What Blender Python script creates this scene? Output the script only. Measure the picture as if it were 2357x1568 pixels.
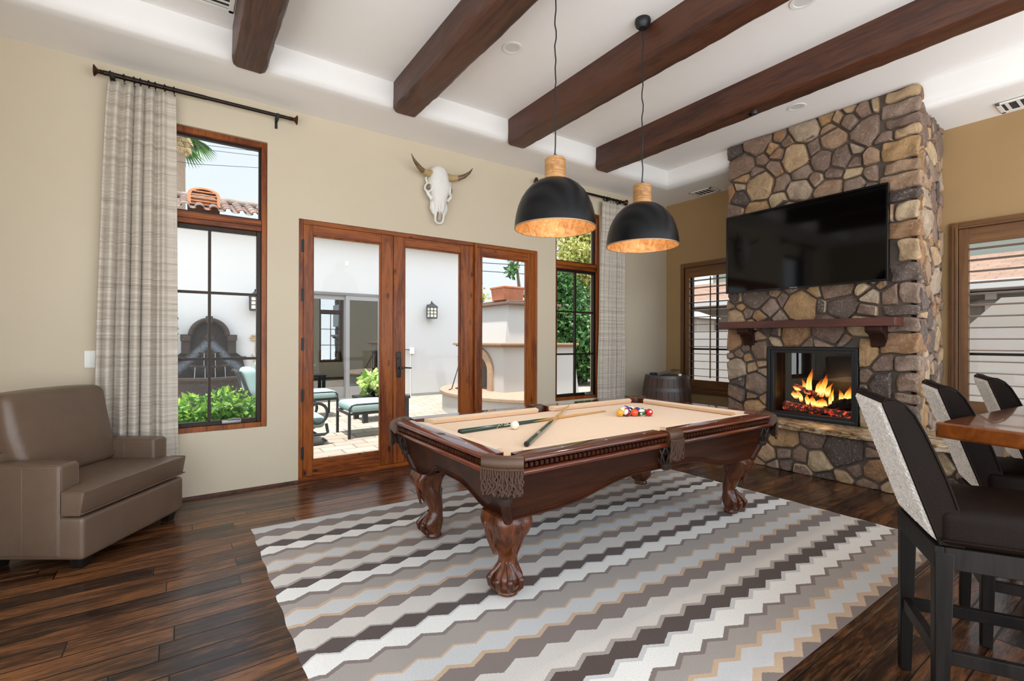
import bpy, bmesh, math, random
import numpy as np
from mathutils import Vector, Matrix
for _o in list(bpy.data.objects): bpy.data.objects.remove(_o, do_unlink=True)
SC = bpy.context.scene; COL = SC.collection
PI = math.pi

# ------------------------------------------------------------ colour + node helpers
def C(h, a=1.0):
    h = h.lstrip('#'); r = []
    for i in (0, 2, 4):
        c = int(h[i:i+2], 16) / 255
        r.append(c/12.92 if c <= .04045 else ((c+.055)/1.055)**2.4)
    return (r[0], r[1], r[2], a)

class NT:
    def __init__(s, name):
        s.m = bpy.data.materials.new(name); s.m.use_nodes = True
        s.t = s.m.node_tree; s.b = s.t.nodes['Principled BSDF']; s.out = s.t.nodes['Material Output']
    def n(s, typ, ins=None, **kw):
        nd = s.t.nodes.new('ShaderNode' + typ)
        for k, v in kw.items(): setattr(nd, k, v)
        for k, v in (ins or {}).items(): s.set(nd.inputs[k], v)
        return nd
    def set(s, sock, v):
        if isinstance(v, bpy.types.NodeSocket): s.t.links.new(v, sock)
        elif isinstance(v, bpy.types.Node): s.t.links.new(v.outputs[0], sock)
        else: sock.default_value = v
    def p(s, **kw):
        for k, v in kw.items():
            k = {'color': 'Base Color', 'rough': 'Roughness', 'metal': 'Metallic', 'coat': 'Coat Weight', 'coatr': 'Coat Roughness',
                 'spec': 'Specular IOR Level', 'normal': 'Normal', 'sheen': 'Sheen Weight', 'emit': 'Emission Color', 'emits': 'Emission Strength', 'alpha': 'Alpha'}[k]
            s.set(s.b.inputs[k], v)
        return s
    def math(s, op, a, b=0.0, c=None):
        nd = s.n('Math', operation=op); s.set(nd.inputs[0], a); s.set(nd.inputs[1], b)
        if c is not None: s.set(nd.inputs[2], c)
        return nd.outputs[0]
    def mix(s, f, a, b, blend='MIX'):
        nd = s.n('Mix', data_type='RGBA', blend_type=blend)
        s.set(nd.inputs[0], f); s.set(nd.inputs[6], a); s.set(nd.inputs[7], b)
        return nd.outputs[2]
    def ramp(s, f, stops, interp='LINEAR'):
        nd = s.n('ValToRGB', {0: f}); r = nd.color_ramp; r.interpolation = interp
        while len(r.elements) < len(stops): r.elements.new(.5)
        for e, (p, c) in zip(r.elements, stops):
            e.position = p; e.color = c if len(c) == 4 else (*c, 1)
        return nd.outputs[0]
    def coord(s, kind='Object'): return s.n('TexCoord').outputs[kind]
    def mapping(s, v, scale=(1, 1, 1), loc=(0, 0, 0), rot=(0, 0, 0)):
        return s.n('Mapping', {0: v, 'Scale': scale, 'Location': loc, 'Rotation': rot}).outputs[0]
    def noise(s, v, scale=5, detail=4, rough=.55, dist=0, out=0):
        return s.n('TexNoise', {'Vector': v, 'Scale': scale, 'Detail': detail, 'Roughness': rough, 'Distortion': dist}).outputs[out]
    def vor(s, v, scale=5, feature='F1', out=0, rnd=1.0):
        return s.n('TexVoronoi', {'Vector': v, 'Scale': scale, 'Randomness': rnd}, feature=feature).outputs[out]
    def bump(s, h, strength=.3, dist=.01):
        return s.n('Bump', {'Height': h, 'Strength': strength, 'Distance': dist}).outputs[0]
    def sep(s, v):
        nd = s.n('SeparateXYZ', {0: v}); return nd.outputs
    def comb(s, x, y, z): return s.n('CombineXYZ', {0: x, 1: y, 2: z}).outputs[0]

# ------------------------------------------------------------ camera, sky, light, exposure
cam = bpy.data.cameras.new('camera'); camo = bpy.data.objects.new('camera', cam); COL.objects.link(camo)
YAW, ROLL, FPX, CAMH = .6071, .0027, 1096.5, 1.32
cam.sensor_width = 36; cam.lens = 36 * FPX / 2357; cam.clip_start = .02; cam.clip_end = 300
_F = Vector((math.sin(YAW), math.cos(YAW), 0)); _R0 = Vector((math.cos(YAW), -math.sin(YAW), 0)); _U0 = Vector((0, 0, 1))
_R = _R0*math.cos(ROLL) + _U0*math.sin(ROLL); _U = -_R0*math.sin(ROLL) + _U0*math.cos(ROLL)
camo.matrix_world = Matrix(((_R.x, _U.x, -_F.x, 0), (_R.y, _U.y, -_F.y, 0), (_R.z, _U.z, -_F.z, CAMH), (0, 0, 0, 1)))
SC.camera = camo
SC.cycles.max_bounces = 8; SC.cycles.glossy_bounces = 3; SC.cycles.caustics_reflective = False; SC.cycles.caustics_refractive = False
SC.view_settings.view_transform = 'Standard'; SC.view_settings.look = 'None'
SC.view_settings.gamma = 1; SC.view_settings.use_curve_mapping = False
SC.view_settings.exposure = 0.97
w = bpy.data.worlds.new('sky'); SC.world = w; w.use_nodes = True
_wt = w.node_tree; _bg = _wt.nodes['Background']
_tc = _wt.nodes.new('ShaderNodeTexCoord'); _sx = _wt.nodes.new('ShaderNodeSeparateXYZ'); _rp = _wt.nodes.new('ShaderNodeValToRGB')
_wt.links.new(_tc.outputs['Generated'], _sx.inputs[0]); _wt.links.new(_sx.outputs[2], _rp.inputs[0]); 
_rp.color_ramp.elements[0].position = 0.0; _rp.color_ramp.elements[0].color = (.60, .635, .67, 1)
_rp.color_ramp.elements[1].position = 1.0; _rp.color_ramp.elements[1].color = (.50, .60, .72, 1)
_e = _rp.color_ramp.elements.new(.42); _e.color = (.535, .605, .685, 1)
def _wn(typ, **k):
    nd = _wt.nodes.new('ShaderNode'+typ)
    for a, b in k.items(): setattr(nd, a, b)
    return nd
# the sky brightens towards the sun in the south (-Y); bright lower half added to light the ceiling
_mr = _wn('MapRange', interpolation_type='SMOOTHSTEP'); _wt.links.new(_sx.outputs[1], _mr.inputs[0])
for _k, _v in zip((1, 2, 3, 4), (-.80, .70, 2.7, .80)): _mr.inputs[_k].default_value = _v
_vm = _wn('VectorMath', operation='SCALE'); _wt.links.new(_rp.outputs[0], _vm.inputs[0]); _wt.links.new(_mr.outputs[0], _vm.inputs['Scale'])
_low = _wn('Math', operation='LESS_THAN'); _wt.links.new(_sx.outputs[2], _low.inputs[0]); _low.inputs[1].default_value = -.02
_mx = _wn('Mix', data_type='RGBA'); _wt.links.new(_low.outputs[0], _mx.inputs[0]); _wt.links.new(_vm.outputs[0], _mx.inputs[6]); _mx.inputs[7].default_value = (1.80, 1.88, 1.95, 1)
_wt.links.new(_mx.outputs[2], _bg.inputs[0]); _bg.inputs[1].default_value = 1.0
sun = bpy.data.lights.new('sun', 'SUN'); suno = bpy.data.objects.new('sun', sun); COL.objects.link(suno)
sun.energy = 4.0; sun.angle = math.radians(3); sun.color = (1, .96, .91)
suno.rotation_euler = Vector((.20, .12, -.97)).to_track_quat('-Z', 'Y').to_euler()

# ------------------------------------------------------------ object helpers
MW = {}
def tag(o, label=None, cat=None, group=None, kind=None):
    if label: o['label'] = label
    if cat: o['category'] = cat
    if group: o['group'] = group
    if kind: o['kind'] = kind
    return o
def thing(name, label, cat, loc=(0, 0, 0), rotz=0.0, group=None, kind=None):
    o = bpy.data.objects.new(name, None); COL.objects.link(o); o.empty_display_size = .1
    o.location = loc; o.rotation_euler = (0, 0, rotz)
    MW[o.name] = Matrix.Translation(Vector(loc)) @ Matrix.Rotation(rotz, 4, 'Z')
    return tag(o, label, cat, group, kind)

class MB:
    def __init__(s): s.v = []; s.f = []
    def add(s, vs, fs):
        k = len(s.v); s.v += [tuple(p) for p in vs]; s.f += [tuple(i+k for i in f) for f in fs]; return s
    def box(s, x0, x1, y0, y1, z0, z1):
        return s.add([(x0, y0, z0), (x1, y0, z0), (x1, y1, z0), (x0, y1, z0), (x0, y0, z1), (x1, y0, z1), (x1, y1, z1), (x0, y1, z1)],
                     [(0, 3, 2, 1), (4, 5, 6, 7), (0, 1, 5, 4), (1, 2, 6, 5), (2, 3, 7, 6), (3, 0, 4, 7)])
    def loft(s, rings, cap=True, closed=True):
        n = len(rings[0]); vs = [p for r in rings for p in r]; fs = []
        for i in range(len(rings)-1):
            for j in range(n if closed else n-1):
                a, b = i*n+j, i*n+(j+1) % n
                fs.append((a, b, b+n, a+n))
        if cap and closed:
            fs.append(tuple(range(n))[::-1]); fs.append(tuple((len(rings)-1)*n+j for j in range(n)))
        return s.add(vs, fs)
    def lathe(s, c, prof, n=24, axis='Z', cap=True, sx=1, sy=1):
        rings = []
        for r, z in prof:
            ring = []
            for k in range(n):
                a = 2*PI*k/n; u, v = r*math.cos(a)*sx, r*math.sin(a)*sy
                ring.append({'Z': (c[0]+u, c[1]+v, c[2]+z), 'X': (c[0]+z, c[1]+u, c[2]+v), 'Y': (c[0]+v, c[1]+z, c[2]+u)}[axis])
            rings.append(ring)
        return s.loft(rings, cap)
    def tube(s, path, r, n=8, cap=True):
        P = [Vector(p) for p in path]; R = r if isinstance(r, (list, tuple)) else [r]*len(P)
        rings = []; up = None
        for i, p in enumerate(P):
            t = (P[min(i+1, len(P)-1)] - P[max(i-1, 0)])
            if t.length < 1e-9: t = Vector((0, 0, 1))
            t.normalize()
            if up is None:
                up = Vector((0, 0, 1)) if abs(t.z) < .9 else Vector((1, 0, 0))
            u = up - t*up.dot(t)
            if u.length < 1e-6: u = t.orthogonal()
            u.normalize(); up = u; v = t.cross(u)
            rings.append([p + (u*math.cos(2*PI*k/n) + v*math.sin(2*PI*k/n))*R[i] for k in range(n)])
        return s.loft(rings, cap)
    def bar(s, a, b, w, h=None):      # rectangular bar from a to b
        a, b = Vector(a), Vector(b); t = (b-a).normalized(); h = h or w
        up = Vector((0, 0, 1)) if abs(t.z) < .95 else Vector((0, 1, 0))
        sd = t.cross(up).normalized(); u = sd.cross(t)
        q = [(-w/2, -h/2), (w/2, -h/2), (w/2, h/2), (-w/2, h/2)]
        return s.loft([[p + sd*x + u*z for x, z in q] for p in (a, b)])
    def prism(s, poly, fn, d0, d1):   # polygon (2D) extruded; fn(u,v,d) -> xyz
        return s.loft([[fn(u, v, d0) for u, v in poly], [fn(u, v, d1) for u, v in poly]])
    def sphere(s, c, r, n=16, m=10, sc=(1, 1, 1)):
        prof = [(max(1e-4, math.sin(PI*i/m)), -math.cos(PI*i/m)) for i in range(m+1)]
        rings = [[(c[0]+r*sc[0]*a*math.cos(2*PI*k/n), c[1]+r*sc[1]*a*math.sin(2*PI*k/n), c[2]+r*sc[2]*z) for k in range(n)] for a, z in prof]
        return s.loft(rings)
    def rbox(s, x0, x1, y0, y1, z0, z1, r=.02, crown=0.0, seg=3, div=6, fn=None):
        c = Vector(((x0+x1)/2, (y0+y1)/2, (z0+z1)/2)); h = [(x1-x0)/2, (y1-y0)/2, (z1-z0)/2]
        r = min(r, min(h)*.98)
        def lin(hh):
            e = [hh - r + r*math.sin(PI/2*k/seg) for k in range(seg+1)]
            inner = [-(hh-r) + 2*(hh-r)*k/div for k in range(1, div)]
            return [-x for x in e[::-1]] + inner + e
        L = [lin(q) for q in h]; cache = {}; vs = []; fs = []
        def vert(p):
            k = tuple(round(q, 6) for q in p)
            if k not in cache:
                inn = Vector([max(-(h[i]-r), min(h[i]-r, p[i])) for i in range(3)])
                d = Vector(p) - inn
                if d.length > 1e-9: d = d.normalized()*r
                q = inn + d
                if crown:
                    f = (1-(q.x/h[0])**2)*(1-(q.y/h[1])**2); q.z += crown*f*(1 if q.z > 0 else -.3)
                q = q + c
                if fn: q = Vector(fn(q))
                cache[k] = len(vs); vs.append(tuple(q))
            return cache[k]
        for ax in range(3):
            u, v = (ax+1) % 3, (ax+2) % 3
            for sg in (-1, 1):
                for i in range(len(L[u])-1):
                    for j in range(len(L[v])-1):
                        ids = []
                        for a, b in ((i, j), (i+1, j), (i+1, j+1), (i, j+1)):
                            p = [0, 0, 0]; p[ax] = sg*h[ax]; p[u] = L[u][a]; p[v] = L[v][b]; ids.append(vert(p))
                        if sg < 0: ids = ids[::-1]
                        if len(set(ids)) == 4: fs.append(tuple(ids))
        return s.add(vs, fs)
    def build(s, name, m, parent=None, bevel=0, smooth=True, angle=38, local=False, uv=None, subsurf=0, solid=0, seg=2, label=None):
        me = bpy.data.meshes.new(name)
        vs = s.v
        if parent is not None and not local:
            inv = MW[parent.name].inverted(); vs = [tuple(inv @ Vector(p)) for p in vs]
        me.from_pydata(vs, [], s.f)
        if uv:
            lay = me.uv_layers.new(name='UVMap')
            for l in me.loops: lay.data[l.index].uv = uv(s.v[l.vertex_index])
        bm = bmesh.new(); bm.from_mesh(me); bmesh.ops.recalc_face_normals(bm, faces=bm.faces); bm.to_mesh(me); bm.free()
        if smooth:
            me.shade_smooth(); me.set_sharp_from_angle(angle=math.radians(angle))
        me.materials.append(m)
        o = bpy.data.objects.new(name, me); COL.objects.link(o)
        if parent is not None: o.parent = parent
        MW[o.name] = MW[parent.name].copy() if parent is not None else Matrix.Identity(4)
        if bevel:
            b = o.modifiers.new('bevel', 'BEVEL'); b.width = bevel; b.segments = seg; b.limit_method = 'ANGLE'; b.angle_limit = math.radians(40)
        if subsurf:
            b = o.modifiers.new('sub', 'SUBSURF'); b.levels = subsurf; b.render_levels = subsurf
        if solid:
            b = o.modifiers.new('solid', 'SOLIDIFY'); b.thickness = solid; b.offset = 0
        if label: o['label'] = label
        return o
def link_copy(o, parent=None):
    c = o.copy(); COL.objects.link(c)
    if parent is not None: c.parent = parent
    return c
def dup(root, loc, rotz, label, group=None):
    r = link_copy(root); r.location = loc; r.rotation_euler = (0, 0, rotz); r['label'] = label
    if group: r['group'] = group
    for ch in [o for o in bpy.data.objects if o.parent == root]:
        c = link_copy(ch, r)
        for g in [o for o in bpy.data.objects if o.parent == ch]: link_copy(g, c)
    return r
def text_mesh(txt, size, fn, name, m, parent, extrude=.0):
    cu = bpy.data.curves.new('lettering', 'FONT'); cu.body = txt; cu.size = size; cu.align_x = 'CENTER'; cu.align_y = 'CENTER'; cu.resolution_u = 3
    to = bpy.data.objects.new('lettering', cu); COL.objects.link(to)
    bpy.context.view_layer.update()
    me = bpy.data.meshes.new_from_object(to.evaluated_get(bpy.context.evaluated_depsgraph_get()))
    bpy.data.objects.remove(to); bpy.data.curves.remove(cu)
    b = MB(); b.v = [tuple(fn(v.co.x, v.co.y)) for v in me.vertices]; b.f = [tuple(p.vertices) for p in me.polygons]
    bpy.data.meshes.remove(me)
    return b.build(name, m, parent, smooth=False)
def rot2(x, y, a): return (x*math.cos(a)-y*math.sin(a), x*math.sin(a)+y*math.cos(a))
def leaf_mesh(pts, size, rng, jitter=.5, droop=0.0, long=1.8):
    n = len(pts); u = rng.normal(size=(n, 3)); u[:, 2] -= droop; u /= np.linalg.norm(u, axis=1)[:, None]
    w = rng.normal(size=(n, 3)); w -= (w*u).sum(1)[:, None]*u; w /= np.linalg.norm(w, axis=1)[:, None]
    s = size*(1+jitter*(rng.random(n)-.5)*2)[:, None]
    nn = np.cross(u, w)
    a = pts; b = pts+u*s*long*.5+w*s*.5+nn*s*.12; c = pts+u*s*long; d = pts+u*s*long*.5-w*s*.5+nn*s*.12
    V = np.stack([a, b, c, d], 1).reshape(-1, 3); F = np.arange(4*n).reshape(n, 4)
    m = MB(); m.v = [tuple(x) for x in V.tolist()]; m.f = [tuple(x) for x in F.tolist()]
    return m
def blob_pts(rng, n, c, r, shell=.55, lumps=9, lr=.55):
    ctr = rng.normal(size=(lumps, 3)); ctr /= np.linalg.norm(ctr, axis=1)[:, None]; ctr *= rng.random((lumps, 1))**.5*.62
    k = rng.integers(0, lumps, n); d = rng.normal(size=(n, 3)); d /= np.linalg.norm(d, axis=1)[:, None]
    rad = shell+(1-shell)*rng.random((n, 1))
    return np.array(c)+(ctr[k]+d*rad*lr)*np.array(r)

# ------------------------------------------------------------ materials
def plain(name, hexc, rough=.5, metal=0, coat=0, var=0, vscale=6, bump=0, bscale=60, bdist=.004, sheen=0, spec=.5, coatr=.1):
    t = NT(name); co = t.coord(); c = C(hexc)
    if var:
        n = t.noise(co, vscale, 5); k = 1-var
        col = t.mix(n, (c[0]*k, c[1]*k, c[2]*k, 1), tuple(min(1, x*(1+var)) for x in c[:3])+(1,))
    else: col = c
    t.p(color=col, rough=rough, metal=metal, coat=coat, sheen=sheen, spec=spec, coatr=coatr)
    if bump: t.p(normal=t.bump(t.noise(co, bscale, 6), bump, bdist))
    return t.m
def wood(name, light, mid, dark, axis='Z', rough=.4, coat=0, grain=1.0, knots=0.0, bump=.15, scale=1.0, bdist=.003, spec=.5):
    t = NT(name); co = t.coord(); g = {'X': (.09, 1, 1), 'Y': (1, .09, 1), 'Z': (1, 1, .09)}[axis]
    big = t.noise(t.mapping(co, tuple(3.0*scale*q for q in g)), 2.2, 3, .5, 1.2)
    fine = t.noise(t.mapping(co, tuple(12*scale*q for q in g)), 4.5, 6, .65, .6)
    f = t.math('ADD', t.math('MULTIPLY', big, .62), t.math('MULTIPLY', fine, .38*grain))
    col = t.ramp(f, [(.30, C(dark)), (.47, C(mid)), (.62, C(light)), (.78, C(mid))])
    if knots:
        kg = tuple(.42 if q < 1 else 1 for q in g)
        vo = t.vor(t.mapping(co, tuple(q*5.2*scale for q in kg)), 1.0)
        vo = t.math('ADD', vo, t.math('MULTIPLY', t.math('SUBTRACT', t.noise(co, 22, 3), .5), .16))
        kn = t.ramp(vo, [(.03, (1, 1, 1)), (.15, (0, 0, 0))])
        col = t.mix(t.math('MULTIPLY', kn, knots), col, C('#1a0a05'))
    t.p(color=col, rough=rough, coat=coat, spec=spec, normal=t.bump(t.math('ADD', fine, t.math('MULTIPLY', big, 1.5)), bump, bdist))
    return t.m
def pane(name, tint='#ffffff', refl=1.0):
    t = NT(name); t.t.nodes.remove(t.b)
    tr = t.n('BsdfTransparent', {0: C(tint)}); gl = t.n('BsdfGlossy', {'Color': (1, 1, 1, 1), 'Roughness': .01})
    g = t.n('NewGeometry'); dt = t.n('VectorMath', {0: g.outputs['Normal'], 1: g.outputs['Incoming']}, operation='DOT_PRODUCT').outputs['Value']
    k = t.math('POWER', t.math('SUBTRACT', 1.0, t.math('MINIMUM', t.math('ABSOLUTE', dt), 1.0)), 5.0)
    f = t.math('MULTIPLY', t.math('ADD', .04, t.math('MULTIPLY', k, .96)), refl)
    mx = t.n('MixShader', {0: f, 1: tr.outputs[0], 2: gl.outputs[0]}); t.set(t.out.inputs[0], mx.outputs[0])
    return t.m
def emissive(name, hexc, s):
    t = NT(name); t.p(color=C(hexc), emit=C(hexc), emits=s); return t.m

def m_wall(nm='wall_paint', c1='#cabba2', c2='#d3c6af'):
    t = NT(nm); co = t.coord(); n = t.noise(co, 1.3, 4)
    t.p(color=t.mix(n, C(c1), C(c2)), rough=.75, normal=t.bump(t.noise(co, 26, 5), .12, .01), spec=.3); return t.m
def m_floor():
    t = NT('hardwood_planks'); co = t.coord(); x, y, z = t.sep(co)[:3]
    W, L = .128, 1.35
    yy = t.math('DIVIDE', y, W); row = t.math('FLOOR', yy)
    rr = t.n('TexWhiteNoise', {'W': row}, noise_dimensions='1D').outputs[0]
    xx = t.math('ADD', t.math('DIVIDE', x, L), t.math('MULTIPLY', rr, 7.3)); colm = t.math('FLOOR', xx)
    rnd = t.n('TexWhiteNoise', {'Vector': t.comb(row, colm, 0)}, noise_dimensions='2D')
    rv = rnd.outputs[0]
    fy = t.math('FRACT', yy); fx = t.math('FRACT', xx)
    ey = t.math('MULTIPLY', t.math('MINIMUM', fy, t.math('SUBTRACT', 1, fy)), W)
    ex = t.math('MULTIPLY', t.math('MINIMUM', fx, t.math('SUBTRACT', 1, fx)), L)
    e = t.math('MINIMUM', ey, ex)
    seam = t.ramp(t.math('DIVIDE', e, .006), [(.2, (0, 0, 0)), (.75, (1, 1, 1))])
    shift = t.comb(t.math('MULTIPLY', rv, 31), t.math('MULTIPLY', row, 3.7), 0)
    cv = t.n('VectorMath', {0: co, 1: shift}, operation='ADD').outputs[0]
    big = t.noise(t.mapping(cv, (.9, 5, 1)), 2.4, 5, .6, 1.0)
    fine = t.noise(t.mapping(cv, (3.0, 34, 1)), 2.6, 6, .7, .5)
    f = t.math('ADD', t.math('ADD', t.math('MULTIPLY', big, .6), t.math('MULTIPLY', fine, .5)), t.math('MULTIPLY', t.math('SUBTRACT', rv, .5), .16))
    col = t.ramp(f, [(.36, C('#150c08')), (.47, C('#2e1c12')), (.56, C('#51331f')), (.66, C('#74492a')), (.80, C('#8a5c38'))])
    col = t.mix(seam, C('#0d0704'), col)
    t.p(color=col, rough=t.math('ADD', .12, t.math('MULTIPLY', fine, .18)), spec=.5,
        normal=t.bump(t.math('ADD', t.math('ADD', t.math('MULTIPLY', big, .9), t.math('MULTIPLY', fine, .25)), t.math('MULTIPLY', seam, .6)), .32, .006))
    return t.m
def m_stone():
    t = NT('field_stone'); co = t.coord(); g = t.n('NewGeometry'); r = g.outputs['Random Per Island']
    base = t.ramp(r, [(0, C('#5f5550')), (.07, C('#9c8272')), (.19, C('#b9977a')), (.29, C('#8c7467')), (.38, C('#d2b189')), (.48, C('#9a7d6b')), (.57, C('#c29a6c')),
                      (.65, C('#a68e7d')), (.74, C('#d8bd98')), (.82, C('#75665e')), (.89, C('#b28762')), (.95, C('#c6af96'))], 'CONSTANT')
    off = t.n('VectorMath', {0: co, 1: t.comb(t.math('MULTIPLY', r, 40), t.math('MULTIPLY', r, 91), 0)}, operation='ADD').outputs[0]
    n1 = t.noise(off, 9, 6, .65, .8); n2 = t.noise(off, 45, 6, .7)
    col = t.mix(t.ramp(n1, [(.35, (0, 0, 0)), (.7, (1, 1, 1))]), t.mix(.45, base, C('#54402f')), base)
    col = t.mix(t.math('MULTIPLY', t.ramp(n2, [(.54, (0, 0, 0)), (.68, (1, 1, 1))]), .42), col, C('#d8c9b4'))
    t.p(color=col, rough=.78, spec=.35, normal=t.bump(t.math('ADD', t.math('MULTIPLY', n1, 1.3), t.math('MULTIPLY', n2, .5)), .9, .03)); return t.m
def m_granite():
    t = NT('granite'); co = t.coord()
    n = t.noise(t.mapping(co, (1, .35, 1)), 16, 7, .7, 1.2); k = t.noise(co, 90, 4)
    col = t.ramp(n, [(.32, C('#3a2a1e')), (.45, C('#8a6a45')), (.56, C('#c9b190')), (.68, C('#e6dccb'))])
    col = t.mix(t.ramp(k, [(.6, (0, 0, 0)), (.68, (1, 1, 1))]), col, C('#2a1f18'))
    t.p(color=col, rough=.25, normal=t.bump(n, .3, .008)); return t.m
def m_rug():
    t = NT('woven_zigzag_wool'); uv = t.coord('UV'); u, v = t.sep(uv)[:2]
    ph = t.math('FRACT', t.math('DIVIDE', t.math('SUBTRACT', u, .048), .167))       # tri: +1 at phase 0
    triA = t.math('SUBTRACT', t.math('ABSOLUTE', t.math('SUBTRACT', t.math('MULTIPLY', ph, 2), 1)), 1.0)   # 0 at peak, -1 at valley
    triB = t.math('SUBTRACT', -1.0, triA)
    jit = t.math('MULTIPLY', t.math('SUBTRACT', t.noise(uv, 160, 2), .5), .012)
    def cf(tr): return t.math('DIVIDE', t.math('SUBTRACT', 3.9, t.math('ADD', t.math('SUBTRACT', v, t.math('MULTIPLY', tr, .044)), jit)), 3.1)
    fA, fB = cf(triA), cf(triB)
    dark, white, cream, brown, tan, mid, lgt, tg = '#4a362b', '#f6f1e8', '#ddd3c8', '#84736a', '#cfae8d', '#a99d93', '#d3d0cc', '#aa9d94'
    # edges of type A and type B zigzag half a repeat apart, so the bands pinch and swell
    A = [(3.9, brown, 0), (3.664, brown, 1), (3.445, tg, 1), (3.431, dark, 0), (3.272, brown, 1), (3.246, mid, 0), (3.037, tan, 1), (3.013, brown, 0), (2.827, tg, 1), (2.806, dark, 0), (2.643, brown, 1), (2.615, mid, 0),
         (2.405, tan, 1), (2.382, brown, 0), (2.186, tg, 1), (2.169, dark, 0), (1.987, brown, 1), (1.965, mid, 0), (1.742, tan, 1), (1.715, brown, 0), (1.49, tg, 1), (1.463, dark, 0), (1.255, brown, 1), (1.233, mid, 0), (1.024, tan, 1), (.993, brown, 0)]
    B = [(3.9, lgt, 1), (3.552, cream, 1), (3.367, white, 1), (3.139, tan, 1), (3.121, lgt, 0), (2.923, cream, 1), (2.742, white, 1), (2.522, tan, 1), (2.501, lgt, 0), (2.304, cream, 1), (2.104, lgt, 1), (2.088, white, 0),
         (1.850, tan, 1), (1.830, lgt, 0), (1.615, cream, 1), (1.378, lgt, 1), (1.348, white, 0), (1.142, tan, 1), (1.115, lgt, 0), (.90, cream, 1)]
    def rmp(L, f): return t.ramp(f, [((3.9-y)/3.1, C(c)) for y, c, k in L], 'CONSTANT')
    def par(L, f):
        q, out = 0, []
        for y, c, k in L:
            if k and y < 3.89:
                q ^= 1; out.append(((3.9-y)/3.1, (q, q, q)))
        return t.ramp(f, [(0, (0, 0, 0))]+out, 'CONSTANT')
    same = t.math('SUBTRACT', 1.0, t.math('ABSOLUTE', t.math('SUBTRACT', par(A, fA), par(B, fB))))
    col = t.mix(t.math('GREATER_THAN', same, .5), rmp(A, fA), rmp(B, fB))
    fl = t.noise(t.mapping(uv, (1, 2.2, 1)), 130, 3, .8); md = t.noise(uv, 3.5, 3)
    col = t.mix(t.math('MULTIPLY', t.ramp(fl, [(.32, (1, 1, 1)), (.56, (0, 0, 0))]), .26), col, C('#6e6259'))
    t.p(color=col, rough=.95, spec=.1, sheen=.2, normal=t.bump(t.math('ADD', fl, md), .6, .006)); return t.m
def m_curtain():
    t = NT('striped_linen'); co = t.coord(); z = t.sep(co)[2]
    n1 = t.noise(t.comb(0, 0, t.math('MULTIPLY', z, 1.0)), 22, 6, .8); n2 = t.noise(t.mapping(co, (3, 3, 130)), 2.0, 3, .6)
    f = t.math('ADD', t.math('MULTIPLY', n1, .7), t.math('MULTIPLY', n2, .35))
    col = t.ramp(f, [(.38, C('#9a8c7b')), (.5, C('#cdc1b1')), (.60, C('#e4dccf'))])
    wv = t.noise(t.mapping(co, (400, 400, 30)), 1, 2)
    t.p(color=col, rough=.9, spec=.1, sheen=.25, normal=t.bump(t.math('ADD', wv, n2), .25, .003))
    tl = t.n('BsdfTranslucent', {'Color': col}); mx = t.n('MixShader', {0: .15, 1: t.b.outputs[0], 2: tl.outputs[0]}); t.set(t.out.inputs[0], mx.outputs[0]); return t.m
def m_leather(name, hexc, rough=.38, hex2=None, bscale=220, spec=.5, wr=.25):
    t = NT(name); co = t.coord(); n = t.noise(co, 5, 4, .6, .5)
    col = t.mix(n, C(hexc), C(hex2 or hexc)); v = t.vor(co, bscale)
    t.p(color=col, rough=t.math('ADD', rough, t.math('MULTIPLY', n, .12)), spec=spec,
        normal=t.bump(t.math('ADD', t.math('MULTIPLY', v, .4), t.math('MULTIPLY', t.noise(co, 14, 5, .6, .8), wr*4)), .22, .006)); return t.m
def m_sherpa():
    t = NT('boucle_fleece'); co = t.coord(); v = t.vor(co, 95); n = t.noise(co, 60, 4)
    col = t.ramp(t.math('ADD', t.math('MULTIPLY', v, .7), t.math('MULTIPLY', n, .4)), [(.2, C('#ffffff')), (.5, C('#f8f3ec')), (.9, C('#d4c7b8'))])
    t.p(color=col, rough=.95, spec=.05, sheen=.3, normal=t.bump(t.math('MULTIPLY', v, -1), .5, .012)); return t.m
def m_pavers():
    t = NT('travertine_pavers'); co = t.coord()
    br = t.n('TexBrick', {'Vector': co, 'Color1': C('#a59888'), 'Color2': C('#8d8172'), 'Mortar': C('#5a5148'), 'Scale': 1.0, 'Mortar Size': .012, 'Brick Width': .42, 'Row Height': .24}, offset=.5)
    n = t.noise(co, 5, 5); col = t.mix(t.math('MULTIPLY', n, .5), br.outputs[0], C('#b3a696'))
    t.p(color=col, rough=.8, normal=t.bump(br.outputs[1], -.4, .01)); return t.m
def m_leaf(name, a, b, c):
    t = NT(name); g = t.n('NewGeometry'); r = g.outputs['Random Per Island']
    col = t.ramp(r, [(0, C(a)), (.5, C(b)), (1, C(c))]); t.p(color=col, rough=.45)
    tl = t.n('BsdfTranslucent', {'Color': col}); mx = t.n('MixShader', {0: .35, 1: t.b.outputs[0], 2: tl.outputs[0]}); t.set(t.out.inputs[0], mx.outputs[0]); return t.m
def m_copper():
    t = NT('gilded_shade_lining'); co = t.coord(); n = t.noise(co, 16, 6, .7, 1.5); k = t.noise(t.mapping(co, (1, 1, .3)), 20, 5, .7, 2)
    col = t.ramp(n, [(.32, C('#a06a38')), (.5, C('#cf9a60')), (.7, C('#e6bd86'))])
    col = t.mix(t.ramp(k, [(.64, (0, 0, 0)), (.72, (1, 1, 1))]), col, C('#5a2c10'))
    t.p(color=col, rough=.5, metal=.3); return t.m

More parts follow.
